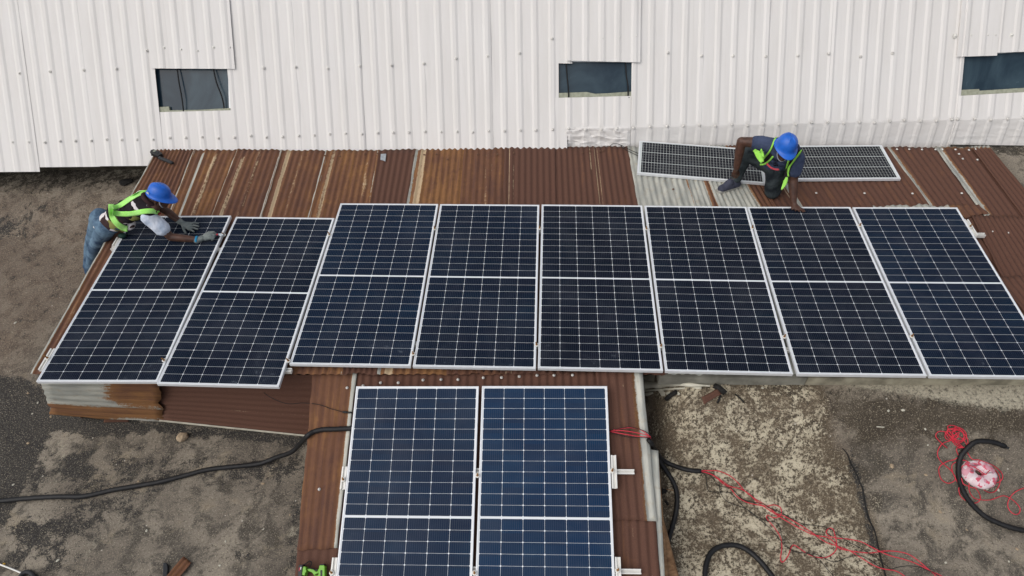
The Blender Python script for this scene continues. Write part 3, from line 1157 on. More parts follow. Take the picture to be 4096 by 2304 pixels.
def wx(x0, v):
    return VPX + (x0 - VPX) * (VPY - v) / (VPY - V0)


ribs = [53, 117, 180, 242, 303, 366, 429, 489, 550, 615, 682, 746, 811, 875, 940, 1006, 1068, 1133, 1197, 1260, 1322, 1385, 1450, 1513, 1575, 1637, 1702, 1767, 1830, 1892, 1956, 2019,
        2082, 2144, 2211, 2275, 2342, 2406, 2467, 2533, 2600, 2667, 2732, 2796, 2860, 2924, 2988, 3049, 3112, 3180, 3242, 3306, 3370, 3432, 3492, 3553, 3611, 3675, 3739, 3799, 3822, 3889, 3953, 4021, 4083]
ribs = [53 - 63 * k for k in range(16, 0, -1)] + ribs + [4083 + 64 * k for k in range(1, 14)]


def srow(x):
    return 571 - .0238 * x


def wall_piece(name, x0, x1, vt, vb, lift=0.0, seed=0, crumple=0.0, label=None, bend=False):
    """vt, vb: top/bottom rows at left and right edge; vertical sheet with trapezoid ribs"""
    cols = [(x0, 0.0), (x1, 0.0)]
    for r in ribs:
        if x0 + 3 < r < x1 - 3:
            for dx, h in ((-15, 0), (-6, 1), (6, 1), (15, 0)):
                if x0 < r + dx < x1:
                    cols.append((r + dx, h))
    k = x0 + 8
    while k < x1 - 4:
        if all(abs(k - c[0]) > 6 for c in cols):
            cols.append((k, 0.0))
        k += 16
    cols.sort()
    rows = []
    t = 0.0
    N = 16
    fine = 26 if (bend or crumple) else 12
    rows = [i / N for i in range(N)]
    vs = []
    tops, bots = vt, vb
    allr = []
    sr = srow((x0 + x1) / 2)
    vtm, vbm = sum(vt) / 2, sum(vb) / 2
    for r in rows:
        allr.append(r)
    if vbm > sr > vtm and (bend or crumple):
        fr = (sr - vtm) / (vbm - vtm)
        allr = [r for r in allr if r < fr - .05] + list(np.linspace(fr - .04, 1, fine))
    else:
        allr = [i / N for i in range(N + 1)]
    for r in allr:
        for (c, h) in cols:
            a = (c - x0) / (x1 - x0)
            v = (vt[0] * (1 - a) + vt[1] * a) * (1 - r) + (vb[0] * (1 - a) + vb[1] * a) * r
            p = WALL.at(wx(c, v), v)
            off = lift + .0095 * h
            off += .006 * mnoise.noise((p[0] * 2.2, p[1] * 2.2, seed)) + .0035 * mnoise.noise((p[0] * 6, p[1] * 4, seed + 3))
            if r == allr[-1]:
                off += .003 * mnoise.noise((c * .08, seed, 1))
            s_ = srow(c)
            dv = v - s_
            near = min(abs(c - q) for q in ribs)
            # pinched at the screw line
            if bend or crumple:
                k2 = math.exp(-(dv / 9.0) ** 2)
                off -= .012 * k2 * h
                if dv > 0:
                    off -= dv * .00125 * (1 if bend else .9)
                    # bulge between screws just under the line
                cr = crumple * S(-14, 8, dv)
                if cr:
                    rd = 1 - abs(mnoise.noise((c * .018, v * .035, seed + 2))) * 2
                    r2 = 1 - abs(mnoise.noise((c * .045 + 9, v * .07, seed + 7))) * 2
                    off += cr * (.018 * rd + .011 * r2 - .012)
            vs.append(p + WALL.n * off)
    nc = len(cols)
    fs = [(j * nc + i, (j + 1) * nc + i, (j + 1) * nc + i + 1, j * nc + i + 1) for j in range(len(allr) - 1) for i in range(nc - 1)]
    o = mesh(name, local(hall, vs), fs, MT['white'], hall)
    solid(o, .0025, -1)
    if label:
        o['label'] = label
    return o


VT = -900
pieces = [(-960, -700, 690), (-700, -450, 690), (-450, -118, 690), (-118, 131, 688), (131, 375, 668), (375, 637, 664)]
for i, (a, b, vb) in enumerate(pieces):
    wall_piece('cladding_sheet', a, b + 12, (VT, VT), (vb + 1, vb - 1), lift=.006 * (i % 2) + .002, seed=i)
# round the first window
wall_piece('cladding_sheet', 634, 940, (449, 441), (640, 640), lift=.004, seed=11)
wall_piece('cover_flap', 636, 966, (VT, VT), (275, 277), lift=.024, seed=12, label='sheet end lapping over the top of the left window')
for i, (a, b) in enumerate([(933, 1202), (1202, 1450), (1450, 1706), (1706, 1960), (1960, 2224)]):
    wall_piece('cladding_sheet', a, b + 12, (VT, VT), (625, 625), lift=.006 * (i % 2) + .002, seed=20 + i)
wall_piece('cladding_sheet', 2222, 2290, (VT, VT), (253, 255), lift=.002, seed=29)
wall_piece('cover_flap', 2267, 2556, (VT, VT), (244, 251), lift=.028, seed=30, label='loose sheet end over the middle window')
wall_piece('cladding_sheet', 2222, 2268, (392, 390), (625, 625), lift=.002, seed=31)
wall_piece('cladding_sheet', 2262, 2522, (391, 384), (625, 625), lift=.009, seed=32, crumple=1.1, label='sheet crumpled along its foot under the middle window')
for i, (a, b) in enumerate([(2523, 2800), (2800, 3050), (3050, 3300), (3300, 3550), (3550, 3818)]):
    wall_piece('cladding_sheet', a, b + 10, (VT, VT), (622, 622) if i < 4 else (622, 590), lift=.006 * (i % 2) + .003, seed=40 + i, crumple=.12, bend=True)
wall_piece('cover_flap', 3792, 3950, (VT, VT), (229, 224), lift=.030, seed=50, label='sheet end over the right window, hanging lower')
wall_piece('cover_flap', 3948, 4400, (VT, VT), (212, 196), lift=.022, seed=51, label='sheet end over the right window, cut higher')
wall_piece('cladding_sheet', 3816, 4400, (384, 350), (577, 584), lift=.010, seed=52, crumple=.2, bend=True)
for i, (a, b) in enumerate([(4398, 4650), (4650, 4900)]):
    wall_piece('cladding_sheet', a, b + 8, (VT, VT), (584, 586), lift=.004, seed=60 + i, bend=True)


def wscrew(x0, v, patch=False):
    p = WALL.at(wx(x0, v), v)
    n = WALL.n
    hgt = .019
    a = np.cross(n, [0, 0, 1.0])
    a /= np.linalg.norm(a)
    b = np.cross(n, a)
    vs, fs = [], []
    if patch:
        k0 = 8
        ang = random.uniform(-.2, .2)
        pr = [(.022, hgt - .006), (.020, hgt + .004)]
        for r, h in pr:
            for k in range(8):
                t = k * math.pi / 4 + ang + math.pi / 8
                rr = r * (1.0 + .25 * random.random())
                vs.append(p + n * h + rr * (a * math.cos(t) + b * math.sin(t) * 1.15))
        for k in range(8):
            k2 = (k + 1) % 8
            fs.append((k, k2, 8 + k2, 8 + k))
        fs.append(tuple(range(8, 16)))
    base = len(vs)
    prof = [(.0185, hgt - .004), (.0180, hgt + .004), (.010, hgt + .006), (.0085, hgt + .015), (.003, hgt + .017)]
    for r, h in prof:
        for k in range(12):
            t = k * math.pi / 6
            vs.append(p + n * (h + (.004 if patch else 0)) + r * (a * math.cos(t) + b * math.sin(t)))
    for i in range(len(prof) - 1):
        for k in range(12):
            k2 = (k + 1) % 12
            fs.append((base + i * 12 + k, base + i * 12 + k2, base + (i + 1) * 12 + k2, base + (i + 1) * 12 + k))
    fs.append(tuple(base + 48 + k for k in range(12)))
    o = mesh('screw', local(hall, vs), fs, MT['screw'] if not patch else MT['cap'], hall, False)


rr = [r for r in ribs if 30 < r < 4096]
for r in rr:
    wscrew(r, srow(r) + random.uniform(-4, 4))
for r, v in [(75 + 7, 294), (204, 287), (338, 281), (468, 276), (1056, 273), (1184, 269), (1313, 275), (1440, 265), (1567, 262), (1696, 255), (1825, 235), (1951, 226), (2078, 214), (2671, 212), (2805, 224), (2931, 225), (3061, 227), (3190, 224), (3313, 215), (3440, 227), (3568, 214)]:
    wscrew(min(ribs, key=lambda q: abs(q - wx(r, 800))) if False else VPX + (r - VPX) * (VPY - V0) / (VPY - v), v)
for r, v, pt in [(590, 203, 0), (661, 192, 1), (729, 199, 1), (795, 205, 0), (858, 191, 1), (923, 191, 0), (2208, 155, 0), (2274, 156, 0), (2344, 156, 1), (2410, 156, 1), (2477, 151, 1), (2544, 146, 1),
                 (3817, 145, 1), (3879, 143, 1), (3946, 142, 0), (3977, 142, 0), (4042, 141, 1)]:
    wscrew(VPX + (r - VPX) * (VPY - V0) / (VPY - v), v, bool(pt))


def window(pts, strip, cords, label):
    """pts: opening TL,TR,BR,BL in photo coordinates, on the wall plane"""
    pl = WALL.up(-.05)
    c = [pl.at(*p) for p in pts]
    ctr = sum(c) / 4
    big = [p + (p - ctr) * .08 for p in c]
    v_, f_ = extrude(big, WALL.n, .006)
    w_ = mesh('window', local(hall, v_), f_, MT['glass'], hall)
    w_['label'] = label
    # reveal
    fr = MB()
    for i in range(4):
        a, b = c[i], c[(i + 1) % 4]
        if i == 2:
            continue
        fr.bar(a + (a - ctr) * .03, b + (b - ctr) * .03, WALL.n, .03, .035, .005)
    fr_o = mesh('frame', local(hall, fr.v), fr.f, MT['alu'], w_)
    sv = [pl.at(u, v, .014) for u, v in strip]
    v_, f_ = extrude(sv, WALL.n, .03)
    mesh('sealing_strip', local(hall, v_), f_, MT['sealant'], w_)
    for cd in cords:
        path = [pl.at(u, v, .045 + .02 * math.sin(i)) for i, (u, v) in enumerate(cd)]
        vs, fs = tube_geo(catmull(path, .03), .009, 6)
        e = path[-1]
        for k in range(3):
            q = [e + WALL.n * .01 * k + np.array([.012 * (k - 1), 0, -.006 * k]), e + np.array([.006 * (k - 1), -.012, -.03])]
            t_ = tube_geo([q[0], .5 * (q[0] + q[1]), q[1]], .007, 6)
            kk = len(vs)
            vs = vs + t_[0]
            fs = fs + [tuple(i + kk for i in f) for f in t_[1]]
        mesh('tie_cord', local(hall, vs), fs, MT['cord'], w_, True)


window([(610, 268), (917, 270), (922, 446), (625, 452)], [(620, 430), (680, 427), (683, 442), (800, 440), (925, 433), (928, 456), (622, 462)],
       [[(708, 270), (716, 330), (727, 390), (733, 435), (735, 453)], [(852, 270), (866, 330), (885, 380), (894, 415), (897, 445)]], 'dark tinted left window with two tie cords')
window([(2219, 246), (2528, 247), (2525, 386), (2222, 394)], [(2218, 374), (2345, 369), (2380, 376), (2430, 374), (2526, 367), (2527, 392), (2220, 400)],
       [[(2265, 254), (2268, 300), (2273, 350), (2275, 391)], [(2502, 252), (2505, 300), (2512, 345), (2512, 386)]], 'dark tinted middle window, half hidden by a loose sheet')
window([(3822, 222), (4360, 190), (4360, 340), (3819, 372)], [(3816, 362), (3910, 357), (3912, 364), (4096, 352), (4360, 332), (4360, 352), (3818, 388)], [], 'wide dark blue right window')
# plinth under the cladding
pz = []
for u, v in ((-900, 700), (4900, 588)):
    p = WALL.at(u, v)
    pz.append(np.array([p[0], p[1] + .50, 0]))
pm = MB()
N = 40
for k in range(N):
    a, b = pz[0] * (1 - k / N) + pz[1] * k / N, pz[0] * (1 - (k + 1) / N) + pz[1] * (k + 1) / N
    ha = .72
    pm.add([a + [0, 0, -.1], b + [0, 0, -.1], b + [0, .02, ha], a + [0, .02, ha]], [(0, 1, 2, 3)])
po = pm.build('base_wall', plain('mossy_concrete', lin(78, 71, 60), .95, .15, 0, .5, 6, .6), hall)
solid(po, .3, -1)


# ------------------------------------------------------------------ solar panels
W_, H_ = 1.134, 2.279
FR_T = .035


def frame_geo(W, H, t, lip):
    vs, fs = [], []
    def loop(i, z):
        k = len(vs)
        for x, y in ((i, i), (W - i, i), (W - i, H - i), (i, H - i)):
            vs.append((x, y, z))
        return k
    l0, l1, l1b, l2, l3, l4 = loop(.001, -t), loop(0, -t + .001), loop(0, -.0015), loop(.0015, 0), loop(lip, 0), loop(lip, -.004)
    l5 = loop(.025, -t)
    ls = [l5, l0, l1, l1b, l2, l3, l4]
    for a, b in zip(ls, ls[1:]):
        for k in range(4):
            k2 = (k + 1) % 4
            fs.append((a + k, a + k2, b + k2, b + k))
    return vs, fs


def panel_proto(W, H, t, lip, mat, gname):
    vs, fs = frame_geo(W, H, t, lip)
    fm = bpy.data.meshes.new('frame')
    fm.from_pydata(vs, [], fs)
    fm.materials.append(MT['alu'])
    gm = bpy.data.meshes.new('cell_glass')
    i = lip - .001
    zz = -.003
    gm.from_pydata([(i, i, zz), (W - i, i, zz), (W - i, H - i, zz), (i, H - i, zz), (i, i, zz - .005), (W - i, i, zz - .005), (W - i, H - i, zz - .005), (i, H - i, zz - .005)], [],
                   [(0, 1, 2, 3), (7, 6, 5, 4), (0, 4, 5, 1), (1, 5, 6, 2), (2, 6, 7, 3), (3, 7, 4, 0)])
    gm.materials.append(mat)
    return fm, gm


PM = panel_proto(W_, H_, FR_T, .0115, MT['cells'], 'cells')


def rigid(plane, pairs):
    """best rigid placing of panel-local points (x, y up) on a plane, from surveyed corners"""
    n = plane.n
    e1 = np.array([1, 0, 0]) - n * n[0]
    e1 /= np.linalg.norm(e1)
    e2 = np.cross(n, e1)
    L = np.array([p[0] for p in pairs], float)
    Wd = [plane.at(*p[1]) - plane.q for p in pairs]
    Q = np.array([(w @ e1, w @ e2) for w in Wd])
    lc, qc = L.mean(0), Q.mean(0)
    l, q = L - lc, Q - qc
    th = math.atan2((l[:, 0] * q[:, 1] - l[:, 1] * q[:, 0]).sum(), (l * q).sum())
    c, s = math.cos(th), math.sin(th)
    o = qc - np.array([c * lc[0] - s * lc[1], s * lc[0] + c * lc[1]])
    org = plane.q + e1 * o[0] + e2 * o[1]
    ex = e1 * c + e2 * s
    ey = -e1 * s + e2 * c
    return Matrix(((ex[0], ey[0], n[0], org[0]), (ex[1], ey[1], n[1], org[1]), (ex[2], ey[2], n[2], org[2]), (0, 0, 0, 1)))


def add_panel(mtx, meshes, sky_tint, label, group, lift=0.0, name='solar_panel'):
    r = bpy.data.objects.new(name, None)
    r.empty_display_size = .1
    COL.objects.link(r)
    r.matrix_world = mtx @ Matrix.Translation((0, 0, lift))
    tag(r, label, 'solar panel', group)
    f = bpy.data.objects.new('frame', meshes[0])
    COL.objects.link(f)
    f.parent = r
    gl_ = bpy.data.objects.new('cell_glass', meshes[1])
    COL.objects.link(gl_)
    gl_.parent = r
    gl_['sky_tint'] = float(sky_tint)
    return r


TLc, TRc, BRc, BLc = (0, H_), (W_, H_), (W_, 0), (0, 0)
GRP = 'new panels laid in a row on the back shed'
PBL = PB
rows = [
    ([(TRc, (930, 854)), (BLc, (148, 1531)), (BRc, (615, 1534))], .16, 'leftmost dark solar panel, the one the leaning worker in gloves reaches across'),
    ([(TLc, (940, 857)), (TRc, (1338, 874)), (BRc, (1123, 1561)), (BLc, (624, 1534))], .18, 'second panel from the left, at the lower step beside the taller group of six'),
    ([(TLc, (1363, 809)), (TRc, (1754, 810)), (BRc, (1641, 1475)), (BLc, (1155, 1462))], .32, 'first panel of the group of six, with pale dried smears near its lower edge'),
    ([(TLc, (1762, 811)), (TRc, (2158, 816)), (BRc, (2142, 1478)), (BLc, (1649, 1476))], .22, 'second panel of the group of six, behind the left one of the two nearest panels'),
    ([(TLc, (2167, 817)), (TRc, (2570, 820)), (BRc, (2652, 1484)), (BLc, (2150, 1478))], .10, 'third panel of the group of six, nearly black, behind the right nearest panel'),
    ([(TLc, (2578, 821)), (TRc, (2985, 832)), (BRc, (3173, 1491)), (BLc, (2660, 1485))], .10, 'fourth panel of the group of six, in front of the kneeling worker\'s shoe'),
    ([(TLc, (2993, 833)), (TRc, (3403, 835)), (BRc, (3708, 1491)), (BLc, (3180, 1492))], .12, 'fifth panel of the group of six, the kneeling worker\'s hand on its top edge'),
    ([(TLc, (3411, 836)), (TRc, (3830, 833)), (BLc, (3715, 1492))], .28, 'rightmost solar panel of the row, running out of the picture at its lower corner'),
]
PMX = []
for i, (pairs, sky_tint, lab) in enumerate(rows):
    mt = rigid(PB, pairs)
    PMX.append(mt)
    add_panel(mt, PM, sky_tint, lab, GRP, .0006 * i)
QM = []
for i, (pairs, sky_tint, lab) in enumerate([
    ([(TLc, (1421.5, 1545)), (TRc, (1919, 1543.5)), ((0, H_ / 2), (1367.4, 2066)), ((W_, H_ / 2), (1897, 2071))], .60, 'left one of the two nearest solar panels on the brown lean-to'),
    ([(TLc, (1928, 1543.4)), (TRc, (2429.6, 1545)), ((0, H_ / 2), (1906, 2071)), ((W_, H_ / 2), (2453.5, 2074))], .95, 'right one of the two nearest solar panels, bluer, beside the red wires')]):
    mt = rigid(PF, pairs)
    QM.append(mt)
    add_panel(mt, PM, sky_tint, lab, 'nearest panels on the lean-to', .0006 * i)

OM = panel_proto(1.50, .66, .035, .018, MT['oldcells'], 'oldcells')
OP = RB.up(.048)
o1 = rigid(OP, [((0, .66), (2554, 559)), ((0, 0), (2554, 694)), ((1.5, 0), (3063, 734))])
add_panel(o1, OM, .05, 'older fine-gridded panel in front of the kneeling worker, its left end on grey sheet', 'old panels stacked at the back wall')
o2 = rigid(OP, [((1.5, .66), (3523, 580)), ((1.5, 0), (3605, 716)), ((.28, 0), (3186, 716))])
add_panel(o2, OM, .05, 'older fine-gridded panel behind the kneeling worker, by the rusty sheets at right', 'old panels stacked at the back wall', .002)

# rails under the panels
GR2 = 'mounting rails under the panels'


def rail(a, b, n, label, w=.04, h=.038, base=0.0, group=GR2):
    r = MB()
    a, b, n = np.array(a), np.array(b), np.array(n)
    d = (b - a) / np.linalg.norm(b - a)
    s = np.cross(n, d)
    o_ = w * .36
    r.bar(a, b, n, w, h * .45, base)
    r.bar(a + s * o_, b + s * o_, n, w * .28, h * .55, base + h * .45)
    r.bar(a - s * o_, b - s * o_, n, w * .28, h * .55, base + h * .45)
    t = thing('mounting_rail', label, 'rail', a, group)
    ob = r.build('channel', MT['rail'], t)
    return t


def pm_pt(m, x, y, z=0.0):
    return np.array(m @ Vector((x, y, z)))


def ploc(m, pl, u, v):
    return m.inverted() @ V3(pl.at(u, v))


bp = -.035 - .040
for k, (yy, nm) in enumerate(((H_ - .48, 'upper'), (ploc(PMX[0], PB, 175, 1450).y, 'lower'))):
    rail(pm_pt(PMX[0], -.075, yy, bp), pm_pt(PMX[1], W_ + .05, yy, bp), PB.n, 'aluminium rail end sticking out left of the leftmost panel, %s' % ('behind the worker\'s hip' if k == 0 else 'near its lower corner'))
for k, yy in enumerate((ploc(PMX[7], PB, 3910, 926).y, .30)):
    rail(pm_pt(PMX[2], -.01, yy, bp), pm_pt(PMX[7], W_ + (.16 if k == 0 else .05), yy, bp), PB.n, 'aluminium rail under the group of six, %s' % ('its stub showing right of the last panel' if k == 0 else 'along their lower ends'))
for k, (vv, ue) in enumerate(((1884, 2530), (2286, 2557))):
    pe = ploc(QM[1], PF, ue, vv)
    rail(pm_pt(QM[0], -.02, pe.y, bp), pm_pt(QM[1], pe.x + .02, pe.y, bp), PF.n, 'white aluminium rail under the nearest panels, %s' % ('stub beside the upper bracket' if k == 0 else 'stub at the bottom of the picture'))
GR3 = 'short rail pieces along the panel edges'
for (m, pl, a_, b_, sx, lab) in [
    (QM[1], PF, (2459, 1820), (2459, 1953), W_ + .030, 'short white rail piece along the right edge of the nearest panels, the upper one'),
    (QM[1], PF, (2480, 2228), (2480, 2345), W_ + .030, 'short white rail piece along the right edge of the nearest panels, at the picture bottom'),
    (QM[0], PF, (1370, 1866), (1362, 1957), -.026, 'short white rail piece along the left edge of the nearest panels, beside the rusty strip'),
    (QM[0], PF, (1325, 2230), (1315, 2345), -.026, 'cream rail piece at the picture bottom next to the green drill'),
    (PMX[0], PB, (218, 1393), (163, 1477), -.030, 'short white rail piece on the left edge of the leftmost panel'),
    (PMX[0], PB, (470, 948), (450, 980), -.028, 'short tube-like rail piece beside the leaning worker\'s waist'),
    (PMX[7], PB, (3866, 876), (3896, 940), W_ + .026, 'short white rail piece on the right edge of the rightmost panel')]:
    rail(pm_pt(m, sx, ploc(m, pl, *b_).y, -.036), pm_pt(m, sx, ploc(m, pl, *a_).y, -.036), np.array(m.to_3x3() @ Vector((0, 0, 1))), lab, .045, .034, 0.0, GR3)

# clamps
CLN = 'brass bolted clamps between the panels'


def clamp_meshes():
    def lathe(prof, seg=14):
        vs, fs = [], []
        for r, h in prof:
            for k in range(seg):
                t = 2 * math.pi * k / seg
                vs.append((r * math.cos(t), r * math.sin(t), h))
        for i in range(len(prof) - 1):
            for k in range(seg):
                k2 = (k + 1) % seg
                fs.append((i * seg + k, i * seg + k2, (i + 1) * seg + k2, (i + 1) * seg + k))
        fs.append(tuple((len(prof) - 1) * seg + k for k in range(seg)))
        return vs, fs
    v, f = lathe([(.021, 0), (.021, .004), (.016, .006), (.010, .006)])
    a = bpy.data.meshes.new('washer')
    a.from_pydata(v, [], f)
    a.materials.append(MT['cap'])
    v, f = lathe([(.010, .004), (.010, .012), (.0065, .012), (.0065, .046), (.004, .048)], 8)
    b = bpy.data.meshes.new('bolt')
    b.from_pydata([(x, y + .25 * max(0, z - .01), z) for x, y, z in v], [], f)
    b.materials.append(MT['brass'])
    return a, b


CM = clamp_meshes()
pn = ['leftmost panel', 'second panel from left', 'first of the six', 'second of the six', 'third of the six', 'fourth of the six', 'fifth of the six', 'last panel']
cl = [(PB, 896, 941, 'brass clamp being tightened by the gloved worker, upper seam of the two left panels'), (PB, 657, 1442, 'brass clamp low on the seam between the two leftmost panels'),
      (PB, 1318, 939, 'brass clamp high on the step between the two left panels and the group of six'), (PB, 1154, 1444, 'brass clamp low on the step, at the lower left corner of the group of six'),
      (PB, 1739.5, 915, 'upper brass clamp on the first seam within the group of six'), (PB, 1653, 1416, 'lower brass clamp on the first seam within the group of six'),
      (PB, 2159, 914, 'upper brass clamp on the second seam within the group of six'), (PB, 2147, 1380, 'lower brass clamp on the second seam within the group of six'),
      (PB, 2586, 916, 'upper brass clamp on the third seam within the group of six'), (PB, 2644, 1385, 'lower brass clamp on the third seam within the group of six'),
      (PB, 3010, 912, 'upper brass clamp on the fourth seam within the group of six'), (PB, 3137, 1348, 'lower brass clamp on the fourth seam within the group of six'),
      (PB, 3439, 903, 'upper brass clamp on the last seam within the group of six'), (PB, 3647, 1346, 'lower brass clamp on the last seam within the group of six'),
      (PB, 3880, 907, 'brass clamp on the outer right edge of the rightmost panel'), (PB, 191, 1433, 'brass clamp on the outer left edge of the leftmost panel'),
      (PF, 1910, 1902, 'brass clamp halfway up the seam between the two nearest panels'), (PF, 1898, 2292, 'brass clamp at the picture bottom between the two nearest panels'),
      (PF, 1373, 1918, 'brass clamp on the left edge of the nearest panels, by the rusty strip'), (PF, 1327, 2291, 'brass clamp at the picture bottom next to the green drill'),
      (PF, 2449, 1883, 'brass clamp on the right edge of the nearest panels, at the upper rail stub'), (PF, 2470, 2281, 'brass clamp on the right edge of the nearest panels, at the lower rail stub')]
for i, (pl, u, v, lab) in enumerate(cl):
    p = pl.at(u, v, .006)
    r = bpy.data.objects.new('panel_clamp', None)
    r.empty_display_size = .02
    COL.objects.link(r)
    n = V3(pl.n)
    r.matrix_world = Matrix.Translation(V3(p)) @ n.to_track_quat('Z', 'Y').to_matrix().to_4x4() @ Matrix.Rotation(random.uniform(-.5, .5), 4, 'Z')
    tag(r, lab, 'clamp', CLN)
    for me, nm in zip(CM, ('washer', 'bolt')):
        c = bpy.data.objects.new(nm, me)
        COL.objects.link(c)
        c.parent = r

#PART2
# ------------------------------------------------------------------ cables and conduits
def rg(pts, off=(2048, 1536), sc=.53):
    return [(off[0] + x * sc, off[1] + y * sc) for x, y in pts]


def on_lean(u, v, lift):
    return RF.at(u, v, lift)


# conduit from the left, climbing onto the lean-to
p1 = [(-90, 2004)] + rg([(0, 882), (150, 868), (330, 855), (480, 850), (600, 850), (700, 835), (850, 800), (1000, 775), (1200, 740), (1400, 690), (1550, 650), (1700, 630), (1932, 606)], (0, 1536))
path = [gnd(u, v, .026) for u, v in p1]
for (u, v), z in zip(rg([(90, 580), (160, 552), (230, 530), (280, 505), (320, 465)], (1024, 1536)), (.05, .10, .17, .25, .34)):
    path.append(at_z(u, v, z))
for u, v in rg([(385, 395), (425, 365), (500, 345), (600, 341), (730, 335), (830, 333)], (1024, 1536)):
    path.append(on_lean(u, v, .035))
tag(tube('conduit', path, .023, MT['conduit'], seg=10, step=.02, rib=.06), 'long black flexible conduit crossing the left deck onto the rusty lean-to', 'conduit', 'black flexible conduits')

p2 = rg([(1030, 418), (1045, 440), (1080, 500), (1120, 590), (1180, 680), (1225, 760), (1245, 850), (1240, 950), (1215, 1060), (1185, 1160), (1168, 1240), (1160, 1330)])
path = [on_lean(*p2[0], .03), on_lean(*p2[1], .02)] + [at_z(u, v, z) for (u, v), z in zip(p2[2:5], (.44, .30, .20))] + [gnd(u, v, .026) for u, v in p2[5:]]
tag(tube('conduit', path, lambda t: .022 if t < .86 else .022 * (1 - (t - .86) * 6.2), MT['conduit'], seg=10, rib=.06), 'black conduit running down beside the lean-to\'s right edge, tapering at its end', 'conduit', 'black flexible conduits')
p3 = rg([(1050, 445), (1085, 505), (1115, 548), (1150, 580), (1200, 608), (1300, 643), (1370, 655), (1425, 658)])
path = [on_lean(*p3[0], .015)] + [at_z(u, v, z) for (u, v), z in zip(p3[1:4], (.46, .36, .28))] + [gnd(u, v, .026) for u, v in p3[4:]]
tag(tube('conduit', path, .021, MT['conduit'], seg=10, rib=.06), 'short black conduit with red and black wires coming out of its end', 'conduit', 'black flexible conduits')
p4 = [(2790, 2480)] + rg([(1458, 1560), (1456, 1449), (1462, 1380), (1490, 1290), (1550, 1235), (1640, 1215), (1720, 1225), (1800, 1270), (1870, 1335), (1932, 1410), (1985, 1490), (2010, 1600)])
tag(tube('conduit', [gnd(u, v, .026) for u, v in p4], .023, MT['conduit'], seg=10, rib=.06), 'arch of black conduit at the bottom of the picture on the pale-spotted concrete', 'conduit', 'black flexible conduits')
p5 = rg([(1790, 472), (1720, 445), (1640, 432), (1560, 440), (1490, 500), (1450, 560), (1438, 650), (1450, 740), (1490, 840), (1550, 920), (1640, 1000), (1740, 1050), (1840, 1085), (1932, 1105), (2080, 1125), (2250, 1110)], (3072, 1536))
t5 = thing('conduit', 'hook of thick black conduit lying over the red cable spool at the right', 'conduit', gnd(3840, 1900), 'black flexible conduits')
tube('tube', [gnd(u, v, .034) for u, v in p5], .0225, MT['conduit'], t5, seg=10, rib=.06)
e5 = [gnd(u, v, .034) for u, v in rg([(1780, 468), (1797, 478), (1815, 482)], (3072, 1536))]
tube('inner_cable', e5, .010, MT['dkgrey'], t5)


def wire(label, pts, m, r=.0037, lift=.006, grp=None, name='wire'):
    return tag(tube(name, pts, r, m, seg=6, step=.02), label, 'wire', grp)


GW = 'wires from the conduit end'
redA = rg([(1420, 652), (1500, 654), (1560, 657), (1640, 690), (1700, 740), (1760, 810), (1840, 870), (1932, 925)]) + rg([(60, 975), (130, 1000), (220, 1050), (330, 1120), (430, 1190), (520, 1222), (620, 1260), (700, 1310), (800, 1370), (870, 1395), (960, 1410), (1030, 1449), (1120, 1530)], (3072, 1536))
redB = rg([(1420, 656), (1520, 690), (1590, 750), (1650, 790), (1700, 850), (1780, 895), (1900, 920)]) + rg([(0, 920), (45, 912), (92, 930), (102, 970), (85, 1000), (40, 1010), (0, 990), (-12, 1010), (20, 1050), (60, 1100), (95, 1160), (105, 1230), (95, 1320), (110, 1345), (150, 1300), (180, 1225), (205, 1218), (280, 1270), (350, 1303), (430, 1310), (490, 1280), (520, 1230), (505, 1140), (490, 1095), (465, 1088), (440, 1110), (450, 1140), (500, 1160), (600, 1170), (700, 1190), (780, 1230), (850, 1265), (920, 1295), (1050, 1330), (1150, 1370), (1220, 1410), (1310, 1449), (1400, 1520)], (3072, 1536))
redC = rg([(1420, 660), (1480, 672), (1540, 700), (1640, 770), (1720, 790), (1790, 830), (1850, 890), (1932, 945)]) + rg([(60, 985), (150, 1040), (260, 1100), (350, 1140), (450, 1157), (500, 1195), (540, 1240), (600, 1255), (760, 1275), (880, 1260), (980, 1265), (1060, 1285), (1130, 1330), (1200, 1390), (1270, 1449), (1350, 1530)], (3072, 1536))
blkA = rg([(1425, 662), (1480, 680), (1530, 730), (1560, 770), (1650, 785), (1700, 830), (1760, 880), (1900, 905)]) + rg([(0, 930), (100, 970), (250, 1050), (450, 1085), (560, 1160), (680, 1230), (800, 1300), (880, 1360), (930, 1400)], (3072, 1536))
blkB = rg([(1425, 665), (1460, 690), (1468, 740), (1475, 795), (1510, 815), (1600, 815), (1660, 830), (1720, 900), (1800, 970), (1932, 1075)]) + rg([(60, 1140), (140, 1230), (230, 1272), (330, 1275), (420, 1310), (500, 1343), (600, 1308), (680, 1293), (760, 1320), (850, 1385)], (3072, 1536))
blkC = rg([(1560, 760), (1570, 810), (1600, 865), (1650, 900), (1760, 940), (1850, 1000), (1910, 1030)]) + rg([(0, 1035), (60, 1045), (90, 1080), (105, 1150), (140, 1220), (200, 1265), (300, 1280), (390, 1330), (450, 1400), (510, 1465)], (3072, 1536))
blkD = rg([(935, 1397), (1000, 1378), (1080, 1373), (1150, 1385), (1250, 1425), (1340, 1480)], (3072, 1536))
